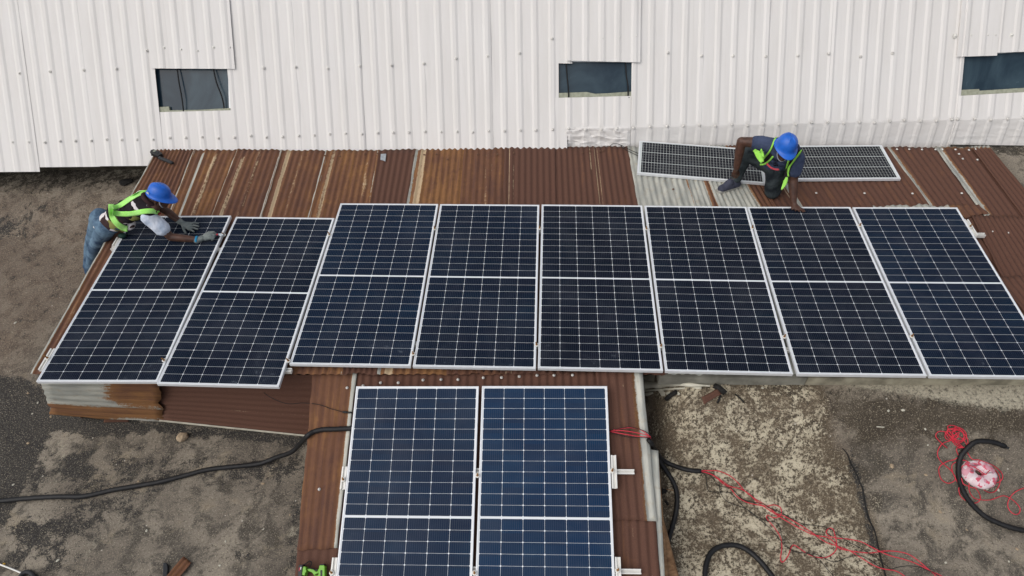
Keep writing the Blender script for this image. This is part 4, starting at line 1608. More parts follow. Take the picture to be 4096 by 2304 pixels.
for i, (p, m, lab) in enumerate([(redA, 'redwire', 'red wire whose run swings widest out to the upper right after the conduit end'),
                                 (redB, 'redwire', 'red wire with a round loop and a sharp V-shaped kink on the pale concrete'),
                                 (redC, 'redwire', 'red wire with no loop, straightest of the three over the cracked slab edge'),
                                 (blkA, 'cord', 'thin black wire running closest along the three red wires'),
                                 (blkB, 'cord', 'thin black wire sagging lowest in a wave below the red wires'),
                                 (blkC, 'cord', 'thin black wire turning down to the bottom edge of the picture'),
                                 (blkD, 'cord', 'short end of thin black wire right of the slab crack')]):
    wire(lab, [gnd(u, v, .008 + .004 * i + .004 * math.sin(k * 1.3 + i)) for k, (u, v) in enumerate(p)], MT[m], .0042 if m == 'redwire' else .0030, grp=GW)
GB = 'wire bundle on the lean-to'
bun = [([(735, 355), (770, 345), (830, 335), (900, 330), (970, 345), (1045, 400), (1050, 420)], 'redwire', 'red wire arching highest over the galvanised edge of the lean-to'),
       ([(735, 357), (830, 352), (950, 370), (1035, 392), (1045, 415)], 'redwire', 'middle red wire of the bundle crossing the galvanised edge'),
       ([(735, 360), (830, 375), (930, 392), (1040, 402), (1048, 420)], 'redwire', 'lowest red wire of the bundle crossing the galvanised edge'),
       ([(735, 352), (830, 332), (900, 326), (1000, 355), (1055, 395), (1045, 412)], 'cord', 'black wire of the bundle bowing past the roof edge'),
       ([(735, 362), (850, 395), (950, 405), (1045, 405), (1050, 420)], 'cord', 'black wire sagging at the bottom of the bundle on the lean-to')]
for i, (p, m, lab) in enumerate(bun):
    wire(lab, [on_lean(u, v, .022 + .006 * i + (.03 if 0 < k < len(p) - 1 else 0)) for k, (u, v) in enumerate(rg(p))], MT[m], .0042 if m == 'redwire' else .0032, grp=GB)
# lead with connector at the left of the nearest panels
tl = thing('connector_lead', 'thin black lead with a plug running to the left nearest panel', 'cable', on_lean(1380, 1650, 0))
pl_ = rg([(60, 65), (110, 100), (200, 140), (270, 150), (340, 143)], (1024, 1536))
path = [at_z(u, v, z) for (u, v), z in zip(pl_, (.62, .60, .58, .57, .58))] + [on_lean(u, v, .025) for u, v in rg([(430, 148), (500, 162), (560, 185), (660, 212)], (1024, 1536))]
tube('lead', path, .0032, MT['cord'], tl, seg=6)
a, b, c = [on_lean(u, v, .028) for u, v in rg([(655, 211), (690, 214), (722, 216)], (1024, 1536))]
tube('plug', [a, .5 * (a + b), b], .010, MT['black'], tl)
tube('socket', [b, .5 * (c + b), c], .008, MT['black'], tl)
# lead of the old panel at the back
pt = rg([(742, 1098), (762, 1086), (790, 1084), (820, 1094), (850, 1110), (900, 1135), (960, 1160)], (2048, 0))
wire('thin black lead looping up from the roof edge to the old panel', [RB.at(u, v, .05 if i in (1, 2, 3) else .02) for i, (u, v) in enumerate(pt)], MT['cord'], .0035, name='panel_lead', grp='leads of the old panel')
pt = rg([(820, 1096), (850, 1125), (900, 1152), (960, 1180)], (2048, 0))
wire('lower straight black lead going to the old panel', [RB.at(u, v, .02) for u, v in pt], MT['cord'], .0035, name='panel_lead', grp='leads of the old panel')

# spool and its loose red wire
sc_ = gnd(3903, 1902, 0)
sp = thing('cable_spool', 'ring of red cable in pink and white plastic wrap on the right slab', 'cable spool', sc_)
vs, fs = [], []
SEG, RNG = 40, 16
for i in range(SEG):
    t = 2 * math.pi * i / SEG
    for k in range(RNG):
        f_ = 2 * math.pi * k / RNG
        rr_ = .090 + .062 * math.cos(f_)
        z = .048 + .048 * math.sin(f_)
        nz_ = mnoise.noise((math.cos(t) * 2.4 + k * .15, math.sin(t) * 2.4, math.sin(f_) * 1.4))
        rr_ += .008 * nz_
        z += .006 * nz_
        vs.append((rr_ * math.cos(t), rr_ * math.sin(t), max(.001, z)))
for i in range(SEG):
    for k in range(RNG):
        i2, k2 = (i + 1) % SEG, (k + 1) % RNG
        fs.append((i * RNG + k, i2 * RNG + k, i2 * RNG + k2, i * RNG + k2))
mesh('wrap', vs, fs, MT['spool'], sp, True)
vs, fs = [], []
for j, rr_ in enumerate((.033, .038)):
    for i in range(24):
        t = i * math.pi / 12
        vs.append((rr_ * math.cos(t), rr_ * math.sin(t), .028))
        vs.append((rr_ * math.cos(t), rr_ * math.sin(t), .045))
for i in range(24):
    i2 = (i + 1) % 24
    fs += [(i * 2, i2 * 2, i2 * 2 + 1, i * 2 + 1), (48 + i * 2, 48 + i2 * 2, 48 + i2 * 2 + 1, 48 + i * 2 + 1)]
mesh('inner_coil', vs, fs, MT['redwire'], sp, True)
# worn printing on the wrap
for (x0, y0, n_) in ((-.07, .045, 7), (.03, -.03, 6), (-.09, -.01, 4)):
    pr = MB()
    for k in range(n_):
        x = x0 + k * .011
        hh = .094
        pr.add([(x, y0, hh + .004), (x + .007, y0, hh + .004), (x + .007, y0 + .012, hh + .004), (x, y0 + .012, hh + .004)], [(0, 1, 2, 3)])
    mesh('printed_text', pr.v, pr.f, MT['greyprint'], sp)
Csp = lambda pts: [(3680 + x * .3312, 1660 + y * .3312) for x, y in pts]


def spz(u, v):
    p = gnd(u, v, 0)
    d = math.hypot(p[0] - sc_[0], p[1] - sc_[1])
    return .104 if d < .11 else .104 - .095 * S(.11, .19, d)


def redloop(label, pts, z0=0.0):
    q = Csp(pts)
    wire(label, [gnd(u, v, spz(u, v) + z0 + .004 * math.sin(i * 1.7)) for i, (u, v) in enumerate(q)], MT['redwire'], .0038, grp='loose red cable by the spool', name='red_cable')


cl_pts = []
rnd = random.Random(4)
for lp in range(7):
    cx_, cy_ = 425 + rnd.uniform(-60, 60), 280 + rnd.uniform(-60, 60)
    ra, rb_, ph, rot = rnd.uniform(50, 135), rnd.uniform(30, 95), rnd.uniform(0, 6), rnd.uniform(.5, 1.2)
    for k in range(8):
        t = ph + k * 2 * math.pi / 8
        x, y = ra * math.cos(t), rb_ * math.sin(t)
        cl_pts.append((cx_ + x * math.cos(rot) - y * math.sin(rot), cy_ + x * math.sin(rot) + y * math.cos(rot)))
redloop('dense tangle of red cable above the black conduit hook', cl_pts + [(520, 390), (440, 400), (460, 480), (480, 500)], .006)
redloop('wide red cable loop left of the tangle, running down towards the spool', [(330, 400), (260, 340), (190, 260), (215, 205), (290, 200), (380, 260), (400, 300), (280, 340), (220, 420), (215, 500), (270, 580), (330, 630), (390, 690), (425, 760), (450, 810)], .002)
redloop('red cable making two rounds to the left of the black hook', [(560, 450), (470, 500), (415, 540), (330, 560), (240, 620), (228, 690), (260, 780), (340, 825), (410, 800), (428, 760), (400, 700), (385, 650), (390, 600), (450, 560), (520, 545), (570, 560), (600, 575)], .004)
redloop('red cable circling the wrapped spool on its right side', [(570, 450), (600, 500), (640, 540), (700, 540), (800, 575), (900, 620), (980, 690), (1000, 750), (970, 800), (900, 820), (830, 770), (790, 740), (820, 690), (880, 645), (930, 690), (965, 760), (960, 840), (910, 920), (850, 938), (780, 910), (730, 860), (640, 800), (600, 800), (610, 790)], .006)
redloop('red cable crossing over the face of the spool', [(500, 640), (530, 605), (600, 608), (690, 650), (760, 700), (800, 730), (760, 780), (680, 790), (610, 800), (590, 860), (600, 930), (650, 1000), (740, 1025), (850, 1025), (950, 990), (1010, 975), (1080, 1000), (1160, 1060), (1210, 1130), (1195, 1190), (1140, 1200), (1080, 1150), (1058, 1080), (1085, 1000), (1150, 930), (1250, 885), (1340, 870)], .008)
redloop('short red cable loop dropping below the spool', [(610, 800), (650, 860), (700, 920), (730, 990), (715, 1040), (660, 1065), (570, 1045), (490, 980), (468, 900), (475, 870)], .003)
redloop('red cable lying along the foot of the spool', [(500, 760), (520, 830), (560, 850), (640, 880), (720, 870), (790, 820), (800, 805), (760, 795)], .010)

# ------------------------------------------------------------------ loose things
def flat_thing(name, label, cat, pts, pl, h, m, base=0.002, bev=.003, group=None, parent=None, lab=None):
    P = [pl.at(u, v) if isinstance(pl, Plane) else gnd(u, v) for u, v in pts]
    n = pl.n if isinstance(pl, Plane) else np.array([0, 0, 1.0])
    vs, fs = extrude(P, n, h, base)
    if parent is not None:
        vs = local(parent, vs)
    o = mesh(name, vs, fs, m, parent)
    if bev:
        bevel(o, bev)
    if parent is None:
        tag(o, label, cat, group)
    return o


def lump(name, label, cat, u, v, r, m, squash=(1, 1, .6), group=None, seed=0, lift=0.0, pl=None):
    p = gnd(u, v) if pl is None else pl.at(u, v)
    bm = bmesh.new()
    bmesh.ops.create_icosphere(bm, subdivisions=2, radius=1)
    for q in bm.verts:
        k = 1 + .35 * mnoise.noise(q.co * 1.3 + Vector((seed * 3.3, 0, 0))) + .15 * mnoise.noise(q.co * 3 + Vector((0, seed, 0)))
        q.co = Vector((q.co.x * squash[0], q.co.y * squash[1], q.co.z * squash[2])) * k * r
    o = bm_obj(name, bm, m, None, False)
    o.location = V3(p + np.array([0, 0, r * squash[2] * .7 + lift]))
    o.rotation_euler = (0, 0, seed)
    tag(o, label, cat, group)
    return o


def crop(pts, o, s):
    return [(o[0] + x * s, o[1] + y * s) for x, y in pts]


lump('stone', 'fist-sized pale stone on the concrete below the left panels', 'stone', 732, 1752, .055, MT['stone'], (.9, 1.1, .7), seed=2)
lump('stone', 'small white pebble on the right slab, upper one near the crack', 'stone', 3566, 1865, .022, MT['stone'], (1.1, .8, .6), 'pebbles', 5)
GP = 'small pale chips scattered on the deck'
rnd2 = random.Random(9)
k_ = 0
for u, v in [(554, 1926), (54, 1939), (902, 2166), (1052, 1935), (1054, 2117), (587, 2123), (113, 1774), (130, 1655), (152, 1612), (112, 1574), (3711, 1781), (3700, 1717), (3703, 1900), (3948, 1957), (3992, 1960), (3867, 2120), (3782, 2251), (4035, 2246), (4068, 2197), (3611, 1642), (3553, 1644), (3760, 2048), (3050, 1553), (62, 1292), (1160, 2060), (880, 2262), (232, 2242), (204, 1668), (268, 1660)]:
    o = lump('stone_chip', 'small pale chip scattered loose on the deck', 'stone', u, v, rnd2.uniform(.008, .016), MT['debris'] if k_ % 3 else MT['stone'], (1.2, .8, .5), GP, k_)
    k_ += 1
lump('dark_stone', 'black oval lump on the deck above the left worker', 'stone', 505, 733, .075, MT['char'], (1.25, .8, .45), seed=.3)
flat_thing('white_stick', 'short thin white stick on the damp right slab', 'stick', rg([(818, 322), (876, 326), (876, 331), (818, 328)], (3072, 1536)), None, .006, MT['debris'], bev=0)
# rust scrap at the bottom left
c5 = crop([(1080, 545), (1480, 830), (860, 1600), (200, 1560)], (640, 2180), .0856)
P5 = [gnd(u, v, .03) for u, v in c5]
o = sheet('metal_scrap', None, [P5[0], P5[1], P5[2], P5[3]], [0, 0, 1], wear_fn(tone=.75, left=.2), seed=77, nv=8, pitch=.055, amp=.008)
tag(o, 'torn brown corrugated offcut lying at the bottom edge of the left deck', 'scrap')
flat_thing('block', 'dark grey stub of rubber beside the brown offcut', 'scrap', crop([(205, 900), (290, 860), (390, 920), (430, 1100), (400, 1600), (180, 1600)], (640, 2180), .0856), None, .03, MT['dkgrey'], bev=.006)
# rod and hose at the lower left corner
tag(tube('metal_rod', [gnd(-60, 2236, .02), gnd(0, 2258, .02), gnd(45, 2275, .02), gnd(88, 2293, .02)], .0075, MT['rail'], seg=8), 'thin grey metal rod at the lower left corner of the picture', 'rod')
tag(tube('hose', [gnd(60, 2360, .025), gnd(80, 2310, .025), gnd(92, 2294, .025), gnd(110, 2287, .025), gnd(128, 2296, .025), gnd(140, 2318, .025), gnd(150, 2370, .025)], .020, MT['dkgrey'], seg=10), 'dark bent hose end at the lower left corner', 'hose')
lump('bottle_cap', 'tiny yellow cap by the metal rod', 'cap', 17, 2257, .012, MT['yellow'], (1, 1, .7), seed=1)
# silver scrap on the roof
flat_thing('metal_scrap', 'small bright piece of bent steel on the rusty roof near the wall', 'scrap', rg([(944, 1172), (985, 1170), (978, 1228), (962, 1220), (940, 1215)], (1024, 0)), RB, .006, MT['silver'], .016, .002)
# debris under the beam at the right
C6 = lambda pts: crop(pts, (2560, 1480), .2484)
GDB = 'broken white plastic by the lean-to corner'
pp = C6([(40, 235), (330, 245), (480, 225), (700, 235), (1130, 255)])
o = tube('plastic_pipe', [gnd(u, v, .03) for u, v in pp], lambda t: .040 * (1 - .72 * t) + .004 * math.sin(t * 25), MT['debris'], seg=9)
tag(o, 'long split white plastic pipe lying below the grey beam', 'pipe', GDB)
pp = C6([(60, 335), (300, 318), (600, 300), (990, 287)])
tag(tube('plastic_pipe', [gnd(u, v, .012) for u, v in pp], .010, MT['debris'], seg=6), 'thin white strip of plastic in front of the split pipe', 'pipe', GDB)
for i, (pts, lab) in enumerate([([(28, 130), (150, 90), (240, 82), (225, 220), (40, 205)], 'broad white broken plastic piece at the lean-to corner'),
                                ([(60, 385), (200, 370), (212, 385), (150, 415), (60, 424)], 'white plastic bar lying flat nearest the lean-to edge'),
                                ([(280, 330), (355, 318), (370, 355), (405, 380), (398, 430), (345, 432)], 'white angular shard left of the charred piece'),
                                ([(418, 380), (485, 365), (470, 405), (420, 410)], 'small white shard touching the charred piece'),
                                ([(600, 368), (640, 395), (630, 418), (598, 422)], 'white triangle shard right of the charred piece'),
                                ([(40, 260), (90, 255), (100, 330), (60, 335)], 'small white shard right at the galvanised edge')]):
    flat_thing('plastic_shard', lab, 'shard', C6(pts), None, .012, MT['debris'], .004 + .002 * i, .002, GDB)
a, b = [gnd(u, v, .03) for u, v in C6([(420, 470), (585, 350)])]
tag(tube('charred_stick', [a, a * .6 + b * .4 + [0, 0, .01], b], .022, MT['char'], seg=8), 'short thick charred stick among the white shards', 'stick', 'charred scraps')
a, b = [gnd(u, v, .03) for u, v in C6([(1200, 255), (1370, 375)])]
tag(tube('charred_stick', [a, a * .5 + b * .5 + [0, 0, .015], b], .026, MT['char'], seg=8), 'charred lump touching the corner of the brown offcut', 'stick', 'charred scraps')
a, b = [gnd(u, v, .012) for u, v in C6([(1300, 410), (1245, 530)])]
tag(tube('charred_stick', [a, a * .5 + b * .5, b], .010, MT['char'], seg=6), 'thin charred twig below the brown offcut', 'stick', 'charred scraps')
a, b = [gnd(u, v, .010) for u, v in C6([(1530, 385), (1680, 525)])]
tag(tube('charred_stick', [a, a * .5 + b * .5 + [0, 0, .005], b], .007, MT['char'], seg=6), 'thin dark twig further right on the spotted concrete', 'stick', 'charred scraps')
q6_ = [gnd(u, v, .035) for u, v in C6([(985, 440), (1240, 305), (1320, 375), (1040, 540)])]
o = sheet('metal_scrap', None, [q6_[0], q6_[3], q6_[2], q6_[1]], [0, 0, 1], wear_fn(tone=.35), seed=78, nv=8, pitch=.075, amp=.010)
tag(o, 'small brown corrugated offcut on the spotted concrete near the grey beam', 'scrap')
a = [gnd(u, v, .012) for u, v in rg([(1150, 795), (1200, 800), (1225, 808)])]
lump('dry_bark', 'small crumpled dark scrap of bark beside the black conduit', 'scrap', 2652, 1967, .032, MT['char'], (1.1, .8, .8), seed=3)
tag(tube('twig', a, .005, MT['board'], seg=6), 'thin pale twig sticking out from the bark scrap', 'twig')
tag(tube('dark_scrap', [gnd(2660, 2004, .012), gnd(2668, 2012, .015), gnd(2672, 2020, .012)], .012, MT['char'], seg=7), 'small black scrap below the bark by the conduit', 'scrap')

# ------------------------------------------------------------------ cordless drill
C8 = lambda pts: crop(pts, (1180, 2180), .08556)
RFs = RF.up(.012)
dr = thing('cordless_drill', 'green and black cordless drill lying on the brown lean-to', 'drill', RFs.at(1240, 2290))
flat_thing('battery', '', '', C8([(305, 960), (345, 925), (500, 930), (505, 1000), (455, 1620), (270, 1620)]), RFs, .075, MT['black'], .004, .008, parent=dr)
flat_thing('base', '', '', C8([(510, 1030), (590, 1010), (660, 1060), (635, 1140), (670, 1200), (650, 1280), (615, 1300), (600, 1420), (560, 1435), (462, 1410)]), RFs, .07, MT['drill'], .006, .008, parent=dr)
flat_thing('grip', '', '', C8([(650, 1110), (760, 1100), (930, 1120), (1000, 1150), (1050, 1230), (1140, 1245), (1180, 1130), (1235, 1090), (1240, 1300), (980, 1420), (900, 1290), (700, 1215)]), RFs, .042, MT['drill'], .016, .010, parent=dr)
flat_thing('grip_pad', '', '', C8([(670, 1105), (760, 1112), (930, 1135), (1000, 1165), (1050, 1225), (1130, 1235), (1170, 1140), (1020, 1150), (930, 1095), (760, 1075)]), RFs, .05, MT['dkgrey'], .013, .006, parent=dr)
flat_thing('motor_body', '', '', C8([(1245, 985), (1290, 955), (1465, 950), (1500, 1000), (1510, 1400), (1480, 1640), (1040, 1640), (1000, 1430), (1180, 1430), (1230, 1300)]), RFs, .066, MT['drill'], .004, .012, parent=dr)
flat_thing('motor_cap', '', '', C8([(1255, 965), (1270, 905), (1460, 890), (1490, 930), (1490, 985), (1290, 965)]), RFs, .060, MT['black'], .007, .006, parent=dr)
flat_thing('badge', '', '', C8([(1310, 1185), (1395, 1180), (1390, 1470), (1310, 1470)]), RFs, .004, MT['black'], .069, 0, parent=dr)
flat_thing('battery_mark', '', '', C8([(405, 1030), (450, 1040), (430, 1160), (395, 1150)]), RFs, .002, MT['decal'], .079, 0, parent=dr)
flat_thing('battery_mark', '', '', C8([(350, 1060), (378, 1062), (352, 1240), (328, 1235)]), RFs, .002, MT['reddecal'], .079, 0, parent=dr)
tube('wrist_loop', [RFs.at(u, v, .03) for u, v in C8([(360, 930), (500, 890), (620, 780), (700, 755), (760, 800), (775, 850), (740, 950), (690, 995)])], .0045, MT['cord'], dr)

# ------------------------------------------------------------------ handheld radio on the roof
C3 = lambda pts: crop(pts, (580, 560), .0966)
RBs = RB.up(.010)
ra_ = thing('handheld_radio', 'black two-way radio with thick antenna lying at the roof corner', 'radio', RBs.at(650, 640))
flat_thing('body', '', '', C3([(262, 630), (300, 545), (405, 505), (640, 580), (760, 660), (770, 700), (700, 730), (600, 790), (540, 760), (300, 680)]), RBs, .045, MT['black'], .006, .006, parent=ra_)
flat_thing('screen', '', '', C3([(385, 605), (450, 555), (530, 580), (460, 635)]), RBs, .002, MT['lcd'], .051, 0, parent=ra_)
flat_thing('keypad', '', '', C3([(480, 645), (550, 592), (660, 625), (590, 700)]), RBs, .003, MT['dkgrey'], .051, 0, parent=ra_)
a, b = RBs.at(*C3([(600, 735)])[0], .03), RBs.at(*C3([(1150, 955)])[0], .024)
tube('antenna', [a, .5 * (a + b), b], lambda t: .022 if t < .95 else .017, MT['dkgrey'], ra_, seg=12)
lp_ = [RBs.at(u, v, .04) for u, v in C3([(270, 640), (300, 560), (330, 535), (410, 510)])]
tube('belt_clip', lp_, .006, MT['black'], ra_, seg=6)
tube('knob', [RBs.at(*C3([(395, 520)])[0], .045), RBs.at(*C3([(405, 505)])[0], .05), RBs.at(*C3([(415, 498)])[0], .05)], .008, MT['black'], ra_)


# ------------------------------------------------------------------ people
def capsule(bm, p0, r0, p1, r1, seg=14, ring=5):
    p0, p1 = V3(p0), V3(p1)
    d = p1 - p0
    L = d.length
    q = d.to_track_quat('Z', 'Y') if L > 1e-6 else Vector((0, 0, 1)).to_track_quat('Z', 'Y')
    rings = []
    for i in range(ring + 1):
        a = -math.pi / 2 + (math.pi / 2) * i / ring
        rings.append((r0 * math.cos(a), r0 * math.sin(a)))
    for i in range(ring + 1):
        a = (math.pi / 2) * i / ring
        rings.append((r1 * math.cos(a), L + r1 * math.sin(a)))
    vs = []
    for r, z in rings:
        r = max(r, 1e-5)
        vs.append([bm.verts.new(p0 + q @ Vector((r * math.cos(2 * math.pi * k / seg), r * math.sin(2 * math.pi * k / seg), z))) for k in range(seg)])
    for a, b in zip(vs, vs[1:]):
        for k in range(seg):
            bm.faces.new((a[k], a[(k + 1) % seg], b[(k + 1) % seg], b[k]))
    bm.faces.new(list(reversed(vs[0])))
    bm.faces.new(vs[-1])


def ellipsoid(bm, c, ax, r):
    """ax: three axis vectors, r: radii"""
    M = Matrix(((ax[0][0], ax[1][0], ax[2][0]), (ax[0][1], ax[1][1], ax[2][1]), (ax[0][2], ax[1][2], ax[2][2])))
    ret = bmesh.ops.create_icosphere(bm, subdivisions=3, radius=1)
    for v in ret['verts']:
        v.co = V3(c) + M @ Vector((v.co.x * r[0], v.co.y * r[1], v.co.z * r[2]))


def organic(name, build, m, parent, voxel=.008, smooth=6, wrinkle=0.0, wsc=9.0, cut=None):
    bm = bmesh.new()
    build(bm)
    me = bpy.data.meshes.new(name)
    bm.to_mesh(me)
    bm.free()
    o = bpy.data.objects.new(name, me)
    COL.objects.link(o)
    r = o.modifiers.new('r', 'REMESH')
    r.mode = 'VOXEL'
    r.voxel_size = voxel
    s = o.modifiers.new('s', 'SMOOTH')
    s.iterations = smooth
    s.factor = .5
    dg = bpy.context.evaluated_depsgraph_get()
    dg.update()
    me2 = bpy.data.meshes.new_from_object(o.evaluated_get(dg))
    bpy.data.objects.remove(o)
    bpy.data.meshes.remove(me)
    me2.name = name
    if wrinkle:
        nrm = [v.normal.copy() for v in me2.vertices]
        for v, n in zip(me2.vertices, nrm):
            k = mnoise.noise(v.co * wsc + Vector((3, 1, 7))) * .7 + (1 - abs(mnoise.noise(v.co * wsc * 1.9))) * .6 - .4
            v.co = v.co + n * wrinkle * k
    if cut:
        bm = bmesh.new()
        bm.from_mesh(me2)
        bmesh.ops.delete(bm, geom=[v for v in bm.verts if cut(v.co)], context='VERTS')
        bm.to_mesh(me2)
        bm.free()
    me2.polygons.foreach_set('use_smooth', [True] * len(me2.polygons))
    me2.materials.clear()
    me2.materials.append(m)
    o2 = bpy.data.objects.new(name, me2)
    COL.objects.link(o2)
    if parent is not None:
        o2.parent = parent
    return o2


def bvh_of(objs):
    V, P = [], []
    for o in objs:
        k = len(V)
        V += [v.co.copy() for v in o.data.vertices]
        P += [tuple(i + k for i in p.vertices) for p in o.data.polygons]
    return BVHTree.FromPolygons(V, P)


def cast_px(tree, u, v, last=None):
    d = Vector(ray(u, v)).normalized()
    h = tree.ray_cast(Vector(CAM), d)
    if h[0] is None:
        if last is None:
            return None
        return Vector(CAM) + d * last, -d, last
    return h[0], h[1], h[3]


def ribbon(name, tree, pts, width, m, parent, lift=.006, nw=5, step=6, thick=.003, fallback=None, widths=None):
    """cloth band following the surface along a surveyed line"""
    line = []
    P = [np.array(p, float) for p in pts]
    cm = catmull([np.array([p[0], p[1], 0]) for p in P], step)
    vs, fs = [], []
    last = fallback
    n = len(cm)
    rows = []
    for i, c in enumerate(cm):
        d = cm[min(i + 1, n - 1)] - cm[max(i - 1, 0)]
        d = d / (np.linalg.norm(d) + 1e-9)
        s = np.array([-d[1], d[0]])
        w = width if widths is None else np.interp(i / (n - 1), np.linspace(0, 1, len(widths)), widths)
        row = []
        for k in range(nw):
            o = (k / (nw - 1) - .5) * w
            h = cast_px(tree, c[0] + s[0] * o, c[1] + s[1] * o, last)
            if h is None:
                row.append(None)
                continue
            if last is not None and abs(h[2] - last) > .10:
                dd = Vector(ray(c[0] + s[0] * o, c[1] + s[1] * o)).normalized()
                h = (Vector(CAM) + dd * last, -dd, last)
            last = .7 * last + .3 * h[2] if last is not None else h[2]
            nn = h[1] if h[1].dot(Vector(ray(c[0], c[1]))) < 0 else -h[1]
            row.append(np.array(h[0] + nn * lift))
        rows.append(row)
    rows = [r for r in rows if all(q is not None for q in r)]
    # soften
    R_ = np.array(rows)
    for _ in range(3):
        R_[1:-1] = .5 * R_[1:-1] + .25 * (R_[:-2] + R_[2:])
    vs = list(R_.reshape(-1, 3))
    for i in range(len(rows) - 1):
        for k in range(nw - 1):
            fs.append((i * nw + k, i * nw + k + 1, (i + 1) * nw + k + 1, (i + 1) * nw + k))
    o = mesh(name, vs, fs, m, parent, True)
    solid(o, thick, 0)
    return o


def helmet(parent, C, f, u, W=.135, L=.158, Hh=.150, vridge=False, vis=.060):
    f, u = np.array(f, float), np.array(u, float)
    f /= np.linalg.norm(f)
    u = u - f * (u @ f)
    u /= np.linalg.norm(u)
    s = np.cross(u, f)
    C = np.array(C)
    vs, fs = [], []
    NS = 48
    rows = []
    for j in range(15):
        a = math.pi / 2 * (1 - j / 14)
        rows.append(('dome', a))
    rows += [('band', .010), ('band', .016), ('brim', .35), ('brim', .7), ('brim', 1.0), ('under', 1.0)]
    for typ, a in rows:
        for k in range(NS):
            t = 2 * math.pi * k / NS
            ct, st = math.cos(t), math.sin(t)
            if typ == 'dome':
                r = math.cos(a) ** .80
                z = math.sin(a) ** .92
                x, y, zz = L * r * ct, W * r * st, Hh * z
                # ridges
                if vridge:
                    yy = abs(y)
                    wv = .012 + .045 * max(0, x / L)
                    rd = 1.6 * math.exp(-((yy - wv * .9) / .009) ** 2) * S(-.02, .04, x) * S(1.0, .6, r)
                    zz += .006 * rd
                    zz += .004 * math.exp(-(y / .012) ** 2) * S(.02, -.05, x)
                else:
                    zz += .008 * math.exp(-(y / .018) ** 4) * S(1.0, .75, r)
            elif typ == 'band':
                x, y, zz = (L + a * .5) * ct, (W + a * .5) * st, -.012 if a < .012 else -.020
            elif typ == 'brim':
                e = .010 + vis * max(0, ct) ** 1.6
                x, y, zz = (L + .008 + e * a) * ct, (W + .008 + .012 * a) * st, -.022 - .022 * a * max(0, ct) ** 1.3
            else:
                e = .010 + vis * max(0, ct) ** 1.6
                x, y, zz = (L + .004 + e * a) * ct, (W + .004 + .012 * a) * st, -.030 - .022 * max(0, ct) ** 1.3
            vs.append(C + f * x + s * y + u * zz)
    n = len(rows)
    for j in range(n - 1):
        for k in range(NS):
            k2 = (k + 1) % NS
            fs.append((j * NS + k, (j + 1) * NS + k, (j + 1) * NS + k2, j * NS + k2))
    o = mesh('helmet', vs, fs, MT['blue'], parent, True)
    solid(o, .003, -1)
    return o, f, s, u


def fingers(bm, wrist, palm, knuckles, tips, thumb, r, mids=None, kr=1.0):
    """hand as palm blob plus five separate bent digits"""
    capsule(bm, wrist, r * 2.6, .5 * (np.array(wrist) + np.array(palm)), r * 2.7)
    for k in knuckles:
        capsule(bm, .55 * np.array(wrist) + .45 * np.array(palm), r * 1.9, k, r * 1.35)
    for i, (k, t) in enumerate(zip(knuckles, tips)):
        k, t = np.array(k), np.array(t)
        m = mids[i] if mids else .5 * (k + t) + np.array([0, 0, .010])
        capsule(bm, k, r * 1.15, m, r * 1.02)
        capsule(bm, m, r * 1.02, t, r * .85)
    a, b, c = [np.array(q) for q in thumb]
    capsule(bm, a, r * 1.5, b, r * 1.2)
    capsule(bm, b, r * 1.2, c, r * .95)


def nrm(v):
    v = np.array(v, float)
    return v / np.linalg.norm(v)


# ---- worker leaning over from the left
K1 = 640 / 2208


def w1(x, y, z):
    return at_z(300 + x * K1, 680 + y * K1, z)


def w1p(pts):
    return [(300 + x * K1, 680 + y * K1) for x, y in pts]


ZP = float(PB.at(800, 950)[2])        # glass level
ZT = ZP + .012
j1 = dict(
    pel=w1(390, 745, ZP + .14), waist=w1(545, 665, ZP + .26), chest=w1(800, 545, ZP + .37), neck=w1(1010, 425, ZP + .47),
    rs=w1(1040, 640, ZP + .36), re=w1(1320, 925, ZP + .10), rw=w1(1700, 962, ZP + .050),
    ls=w1(930, 375, ZP + .38), le=w1(1275, 575, ZP + .13), lw=w1(1450, 712, ZP + .045),
    rh=w1(430, 800, ZP + .10), lh=w1(350, 650, ZP + .10), rk=w1(270, 1085, .52), lk=w1(225, 1000, .52), ra=w1(195, 1400, .10), la=w1(175, 1330, .10))
f1 = nrm([.93, -.18, -.30])
u1 = nrm([.30, .16, .94])
u1 = nrm(u1 - f1 * (u1 @ f1))
s1 = np.cross(u1, f1)          # to his left
HO1 = w1(1165, 312, ZP + .56)
hc1 = HO1 - u1 * .056 + f1 * .004
spn = nrm(j1['neck'] - j1['pel'])
acr = nrm(j1['ls'] - j1['rs'])
bk = nrm(np.cross(acr, spn))
if bk[2] < 0:
    bk = -bk


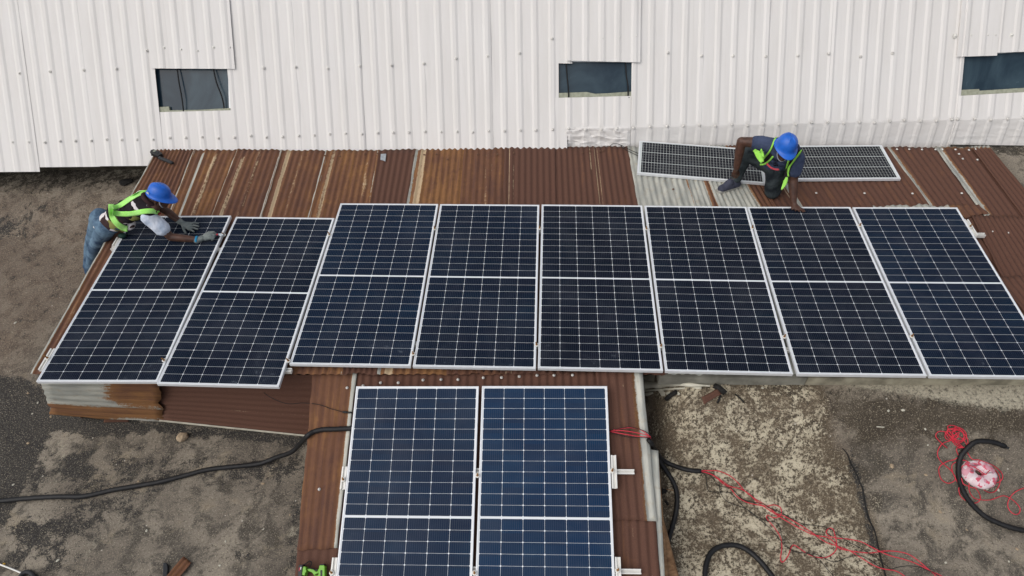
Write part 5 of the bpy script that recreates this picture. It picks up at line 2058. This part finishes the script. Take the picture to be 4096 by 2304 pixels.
def head_build(bm, hc, f, u, s, sc=1.0, neck=None):
    ellipsoid(bm, hc + u * .030 * sc, (f, s, u), (.098 * sc, .078 * sc, .098 * sc))
    ellipsoid(bm, hc + f * .030 * sc - u * .045 * sc, (f, s, u), (.068 * sc, .060 * sc, .080 * sc))
    ellipsoid(bm, hc + f * .062 * sc - u * .100 * sc, (f, s, u), (.030 * sc, .034 * sc, .026 * sc))
    capsule(bm, hc + f * .088 * sc + u * .010 * sc, .011 * sc, hc + f * .112 * sc - u * .030 * sc, .017 * sc)
    for q in (-1, 1):
        capsule(bm, hc + f * .092 * sc - u * .036 * sc + s * q * .012 * sc, .011 * sc, hc + f * .094 * sc - u * .038 * sc + s * q * .016 * sc, .009 * sc)
        capsule(bm, hc + f * .082 * sc + u * .028 * sc + s * q * .012, .012 * sc, hc + f * .074 * sc + u * .028 * sc + s * q * .042, .012 * sc)
        ellipsoid(bm, hc - f * .008 * sc - u * .020 * sc + s * q * .078 * sc, (f, s, u), (.020 * sc, .011 * sc, .033 * sc))
        capsule(bm, hc + f * .040 * sc - u * .030 * sc + s * q * .042 * sc, .026 * sc, hc + f * .030 * sc - u * .05 * sc + s * q * .045 * sc, .024 * sc)
    capsule(bm, hc + f * .094 * sc - u * .060 * sc - s * .018 * sc, .011 * sc, hc + f * .094 * sc - u * .060 * sc + s * .018 * sc, .011 * sc)
    capsule(bm, hc + f * .088 * sc - u * .076 * sc - s * .016 * sc, .012 * sc, hc + f * .088 * sc - u * .076 * sc + s * .016 * sc, .012 * sc)
    if neck is not None:
        capsule(bm, hc - f * .020 * sc - u * .05 * sc, .058 * sc, neck, .066 * sc)


hand1L = dict(wrist=j1['lw'], palm=w1(1530, 765, ZT + .020),
              kn=[w1(1600, 738, ZT + .020), w1(1608, 770, ZT + .022), w1(1598, 798, ZT + .022), w1(1575, 820, ZT + .018)],
              tp=[w1(1700, 738, ZT + .010), w1(1705, 778, ZT + .010), w1(1690, 818, ZT + .010), w1(1640, 850, ZT + .010)],
              th=[w1(1490, 775, ZT + .022), w1(1505, 830, ZT + .016), w1(1528, 870, ZT + .010)])
hand1R = dict(wrist=j1['rw'], palm=w1(1800, 920, ZT + .050),
              kn=[w1(1850, 862, ZT + .060), w1(1872, 882, ZT + .060), w1(1878, 910, ZT + .050), w1(1870, 940, ZT + .035)],
              tp=[w1(1950, 882, ZT + .030), w1(1915, 925, ZT + .020), w1(1902, 950, ZT + .014), w1(1890, 965, ZT + .012)],
              th=[w1(1800, 955, ZT + .030), w1(1865, 945, ZT + .020), w1(1940, 905, ZT + .022)],
              md=[w1(1915, 858, ZT + .055), w1(1925, 895, ZT + .050), w1(1922, 925, ZT + .036), w1(1908, 950, ZT + .025)])


def hand_build(bm, h, r):
    fingers(bm, h['wrist'], h['palm'], h['kn'], h['tp'], h['th'], r, h.get('md'))


def legs1(bm, k=1.0):
    for a, b, c in (('rh', 'rk', 'ra'), ('lh', 'lk', 'la')):
        capsule(bm, j1[a], .098 * k, j1[b], .066 * k)
        capsule(bm, j1[b], .066 * k, j1[c], .050 * k)


def torso1(bm, k=1.0, low=True):
    for t, w, d in ((0, .125, .100), (.25, .118, .095), (.5, .130, .105), (.75, .152, .115), (.95, .150, .100)):
        c = j1['pel'] * (1 - t) + j1['neck'] * t
        mid = j1['waist'] * (1 - abs(t - .3) / .7) if False else None
        arch = .045 * math.sin(math.pi * min(1, t * 1.05))
        ellipsoid(bm, c + bk * (arch - .045), (acr, bk, spn), (w * k * 1.12, d * k, .135 * k))
    for a in ('rs', 'ls'):
        capsule(bm, j1[a] - bk * .01, .062 * k, j1['neck'] * .75 + j1['chest'] * .25 - bk * .02, .070 * k)


def body1(bm):
    torso1(bm, .90)
    legs1(bm, .90)
    for a, b, c in (('rs', 're', 'rw'), ('ls', 'le', 'lw')):
        capsule(bm, j1[a], .056, j1[b], .043)
        capsule(bm, j1[b], .044, j1[b] * .6 + j1[c] * .4, .043)
        capsule(bm, j1[b] * .6 + j1[c] * .4, .043, j1[c], .029)
    hand_build(bm, hand1L, .0088)
    hand_build(bm, hand1R, .0088)
    head_build(bm, hc1, f1, u1, s1, .90, j1['neck'] - bk * .02)
    for a, d in (('ra', 0), ('la', 0)):
        capsule(bm, j1[a] - [0, 0, .05], .038, j1[a] + np.array([.14, -.03, -.065]), .030)


P1_ = organic('person', body1, MT['skin'], None, .007, 4)
tag(P1_, 'man in blue helmet, black vest with lime bands and jeans, leaning over the leftmost panel', 'person', None)


def jeans1(bm):
    legs1(bm, 1.06)
    for t, w, d in ((-.06, .130, .115), (.06, .135, .112), (.16, .130, .104)):
        c = j1['pel'] * (1 - t) + j1['neck'] * t
        ellipsoid(bm, c - bk * .035, (acr, bk, spn), (w * 1.13, d, .085))


jn1 = organic('jeans', jeans1, MT['jean'], P1_, .010, 5, .012, 8)
for a in ('ra', 'la'):
    def shoe_(bm, a=a):
        q = j1[a]
        d = np.array([.95, -.2, 0])
        capsule(bm, q + [0, 0, -.03], .05, q + d * .03 + [0, 0, -.055], .048)
        capsule(bm, q + d * -.02 + [0, 0, -.06], .044, q + d * .17 + [0, 0, -.066], .036)
    organic('shoe', shoe_, MT['shoe'], P1_, .010, 3)


def shirt1(bm):
    for t, w, d in ((.12, .136, .108), (.25, .130, .104), (.42, .134, .110), (.6, .146, .118), (.78, .160, .122), (.92, .152, .108)):
        c = j1['pel'] * (1 - t) + j1['neck'] * t
        arch = .045 * math.sin(math.pi * min(1, t * 1.05))
        ellipsoid(bm, c + bk * (arch - .045), (acr, bk, spn), (w * 1.12, d, .11))
    # belly cloth hanging a little
    c = j1['pel'] * .72 + j1['neck'] * .28
    ellipsoid(bm, c - bk * .11 - acr * .05, (acr, bk, spn), (.11, .06, .13))


sh1 = organic('shirt', shirt1, MT['pattern'], P1_, .010, 5, .010, 10)


def sleeves1(bm):
    capsule(bm, j1['rs'] + bk * .0 + spn * -.03, .080, j1['rs'] * .55 + j1['re'] * .45, .082)
    capsule(bm, j1['rs'] * .6 + j1['re'] * .4, .080, j1['rs'] * .42 + j1['re'] * .58, .080)


slv = organic('right_sleeve', sleeves1, MT['whiteshirt'], P1_, .009, 2, .014, 13)
slv.name = 'sleeve'


def sleeveL(bm):
    capsule(bm, j1['ls'], .076, j1['ls'] * .60 + j1['le'] * .40, .076)


slv2 = organic('sleeve', sleeveL, MT['pattern'], P1_, .009, 2, .012, 13)


def vest1(bm):
    for t, w, d in ((.32, .140, .118), (.46, .144, .122), (.60, .152, .127), (.74, .160, .130), (.86, .158, .124), (.95, .128, .108)):
        c = j1['pel'] * (1 - t) + j1['neck'] * t
        arch = .045 * math.sin(math.pi * min(1, t * 1.05))
        ellipsoid(bm, c + bk * (arch - .045), (acr, bk, spn), (w * 1.12, d, .085))
    for a in ('rs', 'ls'):
        capsule(bm, j1[a] * .72 + j1['neck'] * .28 + bk * .012, .074, j1['neck'] * .8 + j1['chest'] * .2 + bk * .0, .080)


ve1 = organic('vest', vest1, MT['vest'], P1_, .009, 4, .010, 9)
tr1 = bvh_of([ve1, sh1, slv])
dref = float(np.linalg.norm(j1['chest'] + bk * .1 - CAM))
for pts, wd in (([(500, 470), (500, 560), (520, 640), (575, 725), (655, 790), (730, 815)], 78), ([(520, 520), (620, 500), (700, 445), (790, 385), (890, 330), (1000, 305)], 64), ([(520, 590), (640, 605), (780, 600), (950, 572), (1080, 565), (1145, 592)], 66)):
    ribbon('reflective_band', tr1, w1p(pts), wd * K1, MT['lime'], P1_, .008, fallback=dref)
# collar, belly pouch, cuff, gloves
ring = []
for k in range(11):
    t = -1.9 + 3.8 * k / 10
    ring.append(j1['neck'] + spn * .03 + (acr * math.cos(t + math.pi / 2) * .086 + bk * math.sin(t + math.pi / 2) * .078))
vs, fs = tube_geo(catmull(ring, .01), .024, 8)
mesh('collar', vs, fs, MT['brownshirt'], P1_, True)
a, b, c = w1(1085, 520, ZP + .40), w1(1130, 560, ZP + .38), w1(1170, 615, ZP + .34)
vs, fs = tube_geo([a, b, c], .018, 8)
mesh('collar_tip', vs, fs, MT['redcloth'], P1_, True)
for h, nm in ((hand1L, 'glove'), (hand1R, 'glove')):
    def gb(bm, h=h):
        hand_build(bm, h, .0116)
        q = nrm(h['wrist'] - h['palm'])
        capsule(bm, h['wrist'], .034, h['wrist'] + q * .015, .036)
    organic('glove', gb, MT['glove'], P1_, .0048, 2)
q = nrm(j1['re'] - j1['rw'])
vs, fs = tube_geo([j1['rw'] + q * .002, j1['rw'] + q * .012, j1['rw'] + q * .024], .0405, 14)
mesh('glove_cuff', vs, fs, MT['cyan'], P1_, True)
hm1, hf, hsd, hu = helmet(P1_, HO1, f1, u1, .098, .116, .104)
vs, fs = extrude([HO1 + u1 * .008 - f1 * (.062 + a) - s1 * (.086 - .3 * a) + u1 * b for a, b in ((0, 0), (.027, .004), (.027, .015), (0, .012))], -s1, .012)
mesh('helmet_label', vs, fs, MT['decal'], P1_)


def hair1(bm):
    ellipsoid(bm, hc1 + u1 * .024 - f1 * .014, (f1, s1, u1), (.080, .071, .080))
    ellipsoid(bm, hc1 - u1 * .006 - f1 * .036, (f1, s1, u1), (.050, .060, .050))


hr1 = organic('hair', hair1, MT['hair'], P1_, .007, 2, .002, 60, cut=None)
for q in (-1, 1):
    bm = bmesh.new()
    ellipsoid(bm, hc1 + f1 * .073 + u1 * .008 + s1 * q * .027, (f1, s1, u1), (.008, .012, .007))
    bm_obj('eye', bm, MT['eye'], P1_, True)
strp = [hc1 + u1 * a * .79 + f1 * b * .79 + s1 * c * .80 for a, b, c in ((.045, .05, -.100), (-.02, .048, -.094), (-.07, .050, -.076), (-.125, .052, -.034), (-.136, .056, 0), (-.12, .052, .04), (-.03, .05, .094), (.045, .05, .100))]
vs, fs = tube_geo(catmull(strp, .01), .0056, 6)
mesh('chin_strap', vs, fs, MT['strap'], P1_, True)
bm = bmesh.new()
ellipsoid(bm, w1(650, 905, ZP + .035), ((1, 0, 0), (0, 1, 0), (0, 0, 1)), (.045, .035, .03))
bm_obj('pouch', bm, plain('dark_green_pouch', lin(20, 50, 44), .7, .3), P1_, True)
bm = bmesh.new()
ellipsoid(bm, w1(272, 790, ZP + .14) , ((1, 0, 0), (0, 1, 0), (0, 0, 1)), (.016, .012, .016))
bm_obj('pocket_badge', bm, MT['decal'], P1_, True)
# tool in his right hand
tt = thing('hand_tool', 'small silver pliers held in the gloved hand at the clamp', 'pliers', w1(1960, 895, ZT))
a, b, c = w1(1925, 890, ZT + .028), w1(1975, 890, ZT + .024), w1(2048, 905, ZT + .018)
tube('handle', [a, .5 * (a + b), b], .010, MT['redwire'], tt)
for dv in (-9, 9):
    p_ = [b, w1(2005, 893 + dv, ZT + .026), w1(2035, 898 + dv, ZT + .022), c]
    tube('jaw', p_, .008, MT['silver'], tt)

# ---- worker kneeling on the roof at the right
K2 = 500 / 2013


def w2(x, y, z):
    return at_z(2800 + x * K2, 500 + y * K2, z)


def w2p(pts):
    return [(2800 + x * K2, 500 + y * K2) for x, y in pts]


ZR = float(RB.at(3050, 720)[2])
ZG = float(PB.at(3200, 845)[2])
j2 = dict(pel=w2(1175, 655, ZR + .38), chest=w2(1285, 430, ZR + .66), neck=w2(1385, 360, ZR + .80),
          rs=w2(985, 290, ZR + .74), re=w2(668, 268, ZR + .72), rw=w2(590, 680, ZR + .42),
          ls=w2(1560, 545, ZR + .62), le=w2(1500, 860, ZR + .38), lw=w2(1505, 1235, ZG + .055),
          rh=w2(1090, 620, ZR + .36), lh=w2(1225, 720, ZR + .36), rk=w2(748, 462, ZR + .46), ra=w2(585, 868, ZR + .12),
          lk=w2(1170, 1070, ZR + .085), la=w2(1180, 800, ZR + .07))
f2 = nrm([.04, -.97, -.16])
u2 = nrm([.10, -.14, .98])
u2 = nrm(u2 - f2 * (u2 @ f2))
s2 = np.cross(u2, f2)
HO2 = w2(1395, 318, ZR + .92)
hc2 = HO2 - u2 * .064 + f2 * .002
spn2 = nrm(j2['neck'] - j2['pel'])
acr2 = nrm(j2['ls'] - j2['rs'])
acr2 = nrm(acr2 - spn2 * (acr2 @ spn2))
bk2 = nrm(np.cross(acr2, spn2))
if bk2[1] > 0:
    bk2 = -bk2          # chest side, towards the camera
hand2R = dict(wrist=j2['rw'], palm=w2(572, 745, ZR + .35),
              kn=[w2(602, 795, ZR + .30), w2(575, 802, ZR + .305), w2(547, 797, ZR + .31), w2(524, 782, ZR + .315)],
              tp=[w2(600, 850, ZR + .23), w2(573, 862, ZR + .23), w2(543, 852, ZR + .235), w2(512, 828, ZR + .245)],
              th=[w2(605, 730, ZR + .35), w2(628, 772, ZR + .31), w2(622, 815, ZR + .265)])
hand2L = dict(wrist=j2['lw'], palm=w2(1545, 1310, ZG + .030),
              kn=[w2(1605, 1330, ZG + .030), w2(1585, 1345, ZG + .032), w2(1550, 1350, ZG + .030), w2(1515, 1340, ZG + .026)],
              tp=[w2(1690, 1392, ZG + .012), w2(1660, 1400, ZG + .012), w2(1600, 1396, ZG + .012), w2(1540, 1384, ZG + .012)],
              th=[w2(1500, 1285, ZG + .03), w2(1480, 1325, ZG + .022), w2(1485, 1360, ZG + .014)])


def torso2(bm, k=1.0):
    for t, w, d in ((0, .125, .105), (.25, .125, .100), (.5, .140, .108), (.75, .158, .112), (.93, .135, .090)):
        c = j2['pel'] * (1 - t) + j2['neck'] * t - bk2 * .02
        ellipsoid(bm, c, (acr2, bk2, spn2), (w * k * 1.15, d * k, .13 * k))
    for a in ('rs', 'ls'):
        capsule(bm, j2[a], .066 * k, j2['neck'] * .6 + j2['chest'] * .4, .085 * k)


def legs2(bm, k=1.0):
    capsule(bm, j2['rh'], .100 * k, j2['rk'], .074 * k)
    capsule(bm, j2['rk'], .074 * k, j2['ra'], .056 * k)
    capsule(bm, j2['lh'], .105 * k, j2['lk'], .085 * k)
    capsule(bm, j2['lk'] + [0, .03, -.01], .070 * k, j2['la'] + [0, .10, 0], .052 * k)


def body2(bm):
    torso2(bm, .90)
    legs2(bm, .88)
    for a, b, c in (('rs', 're', 'rw'), ('ls', 'le', 'lw')):
        capsule(bm, j2[a], .064, j2[b], .052)
        capsule(bm, j2[b], .052, j2[b] * .65 + j2[c] * .35, .052)
        capsule(bm, j2[b] * .65 + j2[c] * .35, .052, j2[c], .035)
    hand_build(bm, hand2R, .0098)
    hand_build(bm, hand2L, .0098)
    head_build(bm, hc2, f2, u2, s2, .88, j2['neck'])
    capsule(bm, j2['ra'], .04, j2['ra'] + nrm(w2(330, 1030, ZR + .03) - j2['ra']) * .16, .03)


P2_ = organic('person', body2, MT['skin'], None, .007, 4)
tag(P2_, 'man in navy T-shirt and open lime vest kneeling on the roof beside the old panels', 'person', None)


def jeans2(bm):
    legs2(bm, 1.06)
    for t in (-.08, .06):
        c = j2['pel'] * (1 - t) + j2['neck'] * t - bk2 * .02
        ellipsoid(bm, c, (acr2, bk2, spn2), (.15, .118, .10))


jn2 = organic('jeans', jeans2, MT['darkjean'], P2_, .010, 4, .012, 9)


def tee2(bm):
    for t, w, d in ((.12, .142, .116), (.28, .140, .112), (.5, .150, .118), (.75, .166, .120), (.92, .140, .096)):
        c = j2['pel'] * (1 - t) + j2['neck'] * t - bk2 * .02
        ellipsoid(bm, c, (acr2, bk2, spn2), (w * 1.15, d, .115))
    capsule(bm, j2['rs'], .080, j2['rs'] * .78 + j2['re'] * .22, .078)
    capsule(bm, j2['ls'], .082, j2['ls'] * .40 + j2['le'] * .60, .078)
    for a in ('rs', 'ls'):
        capsule(bm, j2[a], .078, j2['neck'] * .6 + j2['chest'] * .4, .092)


te2 = organic('t_shirt', tee2, MT['navy'], P2_, .009, 4, .010, 9)
tr2 = bvh_of([te2])
tr2b = bvh_of([te2, jn2])
d2 = float(np.linalg.norm(j2['chest'] + bk2 * .12 - CAM))
RIB = [([(1235, 200), (1190, 320), (1130, 430), (1070, 520), (1010, 590)], [(1265, 235), (1215, 370), (1150, 480), (1090, 560), (1030, 610)], [(1290, 300), (1225, 420), (1170, 510), (1100, 595), (980, 632)])]
ribbon('vest_front', tr2, w2p([(1268, 230), (1205, 375), (1140, 475), (1080, 555), (1015, 612)]), 78 * K2, MT['vest'], P2_, .008, fallback=d2)
ribbon('lime_edge', tr2, w2p([(1228, 200), (1180, 325), (1112, 440), (1055, 520), (1000, 585)]), 26 * K2, MT['limeb'], P2_, .013, nw=3, fallback=d2)
ribbon('lime_edge', tr2, w2p([(1300, 290), (1225, 420), (1170, 515), (1100, 592), (1020, 635), (965, 632)]), 28 * K2, MT['limeb'], P2_, .013, nw=3, fallback=d2)
ribbon('vest_front', tr2b, w2p([(1590, 410), (1490, 540), (1425, 690), (1395, 800), (1370, 900)]), 84 * K2, MT['vest'], P2_, .010, fallback=d2)
ribbon('lime_edge', tr2b, w2p([(1440, 500), (1405, 620), (1370, 740), (1350, 850), (1335, 900), (1325, 1010)]), 30 * K2, MT['limeb'], P2_, .015, nw=3, fallback=d2)
ribbon('lime_edge', tr2b, w2p([(1620, 405), (1525, 525), (1455, 660), (1430, 760), (1425, 830)]), 28 * K2, MT['limeb'], P2_, .015, nw=3, fallback=d2)
ribbon('lime_hem', tr2b, w2p([(1400, 840), (1378, 910), (1345, 985), (1310, 1040)]), 60 * K2, MT['limeb'], P2_, .020, nw=4, fallback=d2, widths=[36 * K2, 66 * K2, 60 * K2, 20 * K2])
ribbon('lime_hem', tr2b, w2p([(880, 380), (935, 450), (975, 540), (1005, 600)]), 110 * K2, MT['limeb'], P2_, .020, nw=5, fallback=d2, widths=[40 * K2, 120 * K2, 110 * K2, 60 * K2])
ribbon('lime_hem', tr2b, w2p([(985, 380), (1015, 410), (1020, 470), (1012, 520)]), 50 * K2, MT['limeb'], P2_, .030, nw=4, fallback=d2)
ribbon('vest_band', tr2b, w2p([(915, 490), (960, 520), (1010, 530)]), 44 * K2, MT['vest'], P2_, .030, nw=3, fallback=d2)
ribbon('waistband', tr2b, w2p([(1075, 618), (1110, 665), (1160, 700), (1215, 718), (1275, 716)]), 30 * K2, MT['pink'], P2_, .008, nw=3, fallback=d2)
# dark letters printed up the shirt, read from the side
FNT = {'S': ['111', '100', '111', '001', '111'], 'H': ['101', '101', '111', '101', '101'], 'E': ['111', '100', '111', '100', '111']}
lt = MB()
for li_, ch in enumerate('SHE'):
    for r_, row in enumerate(FNT[ch]):
        for c_, bit in enumerate(row):
            if bit == '1':
                # turned a quarter: rows run right, columns run up
                x0, y0 = 1185 + r_ * 14, 660 - li_ * 38 - c_ * 10
                cs = [cast_px(tr2, *w2p([(x0 + dx, y0 + dy)])[0]) for dx, dy in ((0, 0), (14, 0), (14, -10), (0, -10))]
                if all(cs):
                    lt.add([np.array(h[0] + h[1] * .004) for h in cs], [(0, 1, 2, 3)])
if lt.v:
    lt.build('print', MT['print'], P2_)
helmet(P2_, HO2, f2, u2, .104, .114, .124, True, .044)


def hair2(bm):
    ellipsoid(bm, hc2 + u2 * .024 - f2 * .014, (f2, s2, u2), (.083, .074, .080))


organic('hair', hair2, MT['hair'], P2_, .008, 2)
for q in (-1, 1):
    bm = bmesh.new()
    ellipsoid(bm, hc2 + f2 * .076 + u2 * .009 + s2 * q * .029, (f2, s2, u2), (.008, .012, .007))
    bm_obj('eye', bm, MT['eye'], P2_, True)
strp = [hc2 + u2 * a * .84 + f2 * b * .84 + s2 * c * .84 for a, b, c in ((.045, .05, -.100), (-.03, .046, -.090), (-.100, .064, -.056), (-.134, .076, 0), (-.100, .064, .056), (-.03, .046, .090), (.045, .05, .100))]
vs, fs = tube_geo(catmull(strp, .01), .005, 6)
mesh('chin_strap', vs, fs, MT['strap'], P2_, True)
# shoe on the flat foot
toe = w2(320, 1045, ZR + .035)
heel = w2(590, 960, ZR + .040)
sdir = nrm((toe - heel) * [1, 1, 0])


def shoe2(bm):
    capsule(bm, j2['ra'] + [0, 0, -.01], .055, heel + sdir * .02 + [0, 0, .020], .052)
    capsule(bm, heel + [0, 0, .012], .048, toe - sdir * .02 + [0, 0, .012], .046)
    capsule(bm, j2['ra'] * .6 + toe * .4 + [0, 0, .012], .046, toe - sdir * .05 + [0, 0, .016], .044)


organic('shoe', shoe2, MT['shoe'], P2_, .008, 3)


def sole2(bm):
    sd_ = np.array([-sdir[1], sdir[0], 0])
    for q in (-.018, .018):
        capsule(bm, heel + sd_ * q - sdir * .02 + [0, 0, -.016], .030, toe + sd_ * q + sdir * .005 + [0, 0, -.014], .028)


organic('shoe_sole', sole2, MT['sole'], P2_, .008, 2)


def shoe3(bm):
    q = j2['la'] + np.array([0, .12, 0])
    capsule(bm, q, .048, q + [0, .14, -.02], .036)


organic('shoe', shoe3, MT['shoe'], P2_, .009, 3)
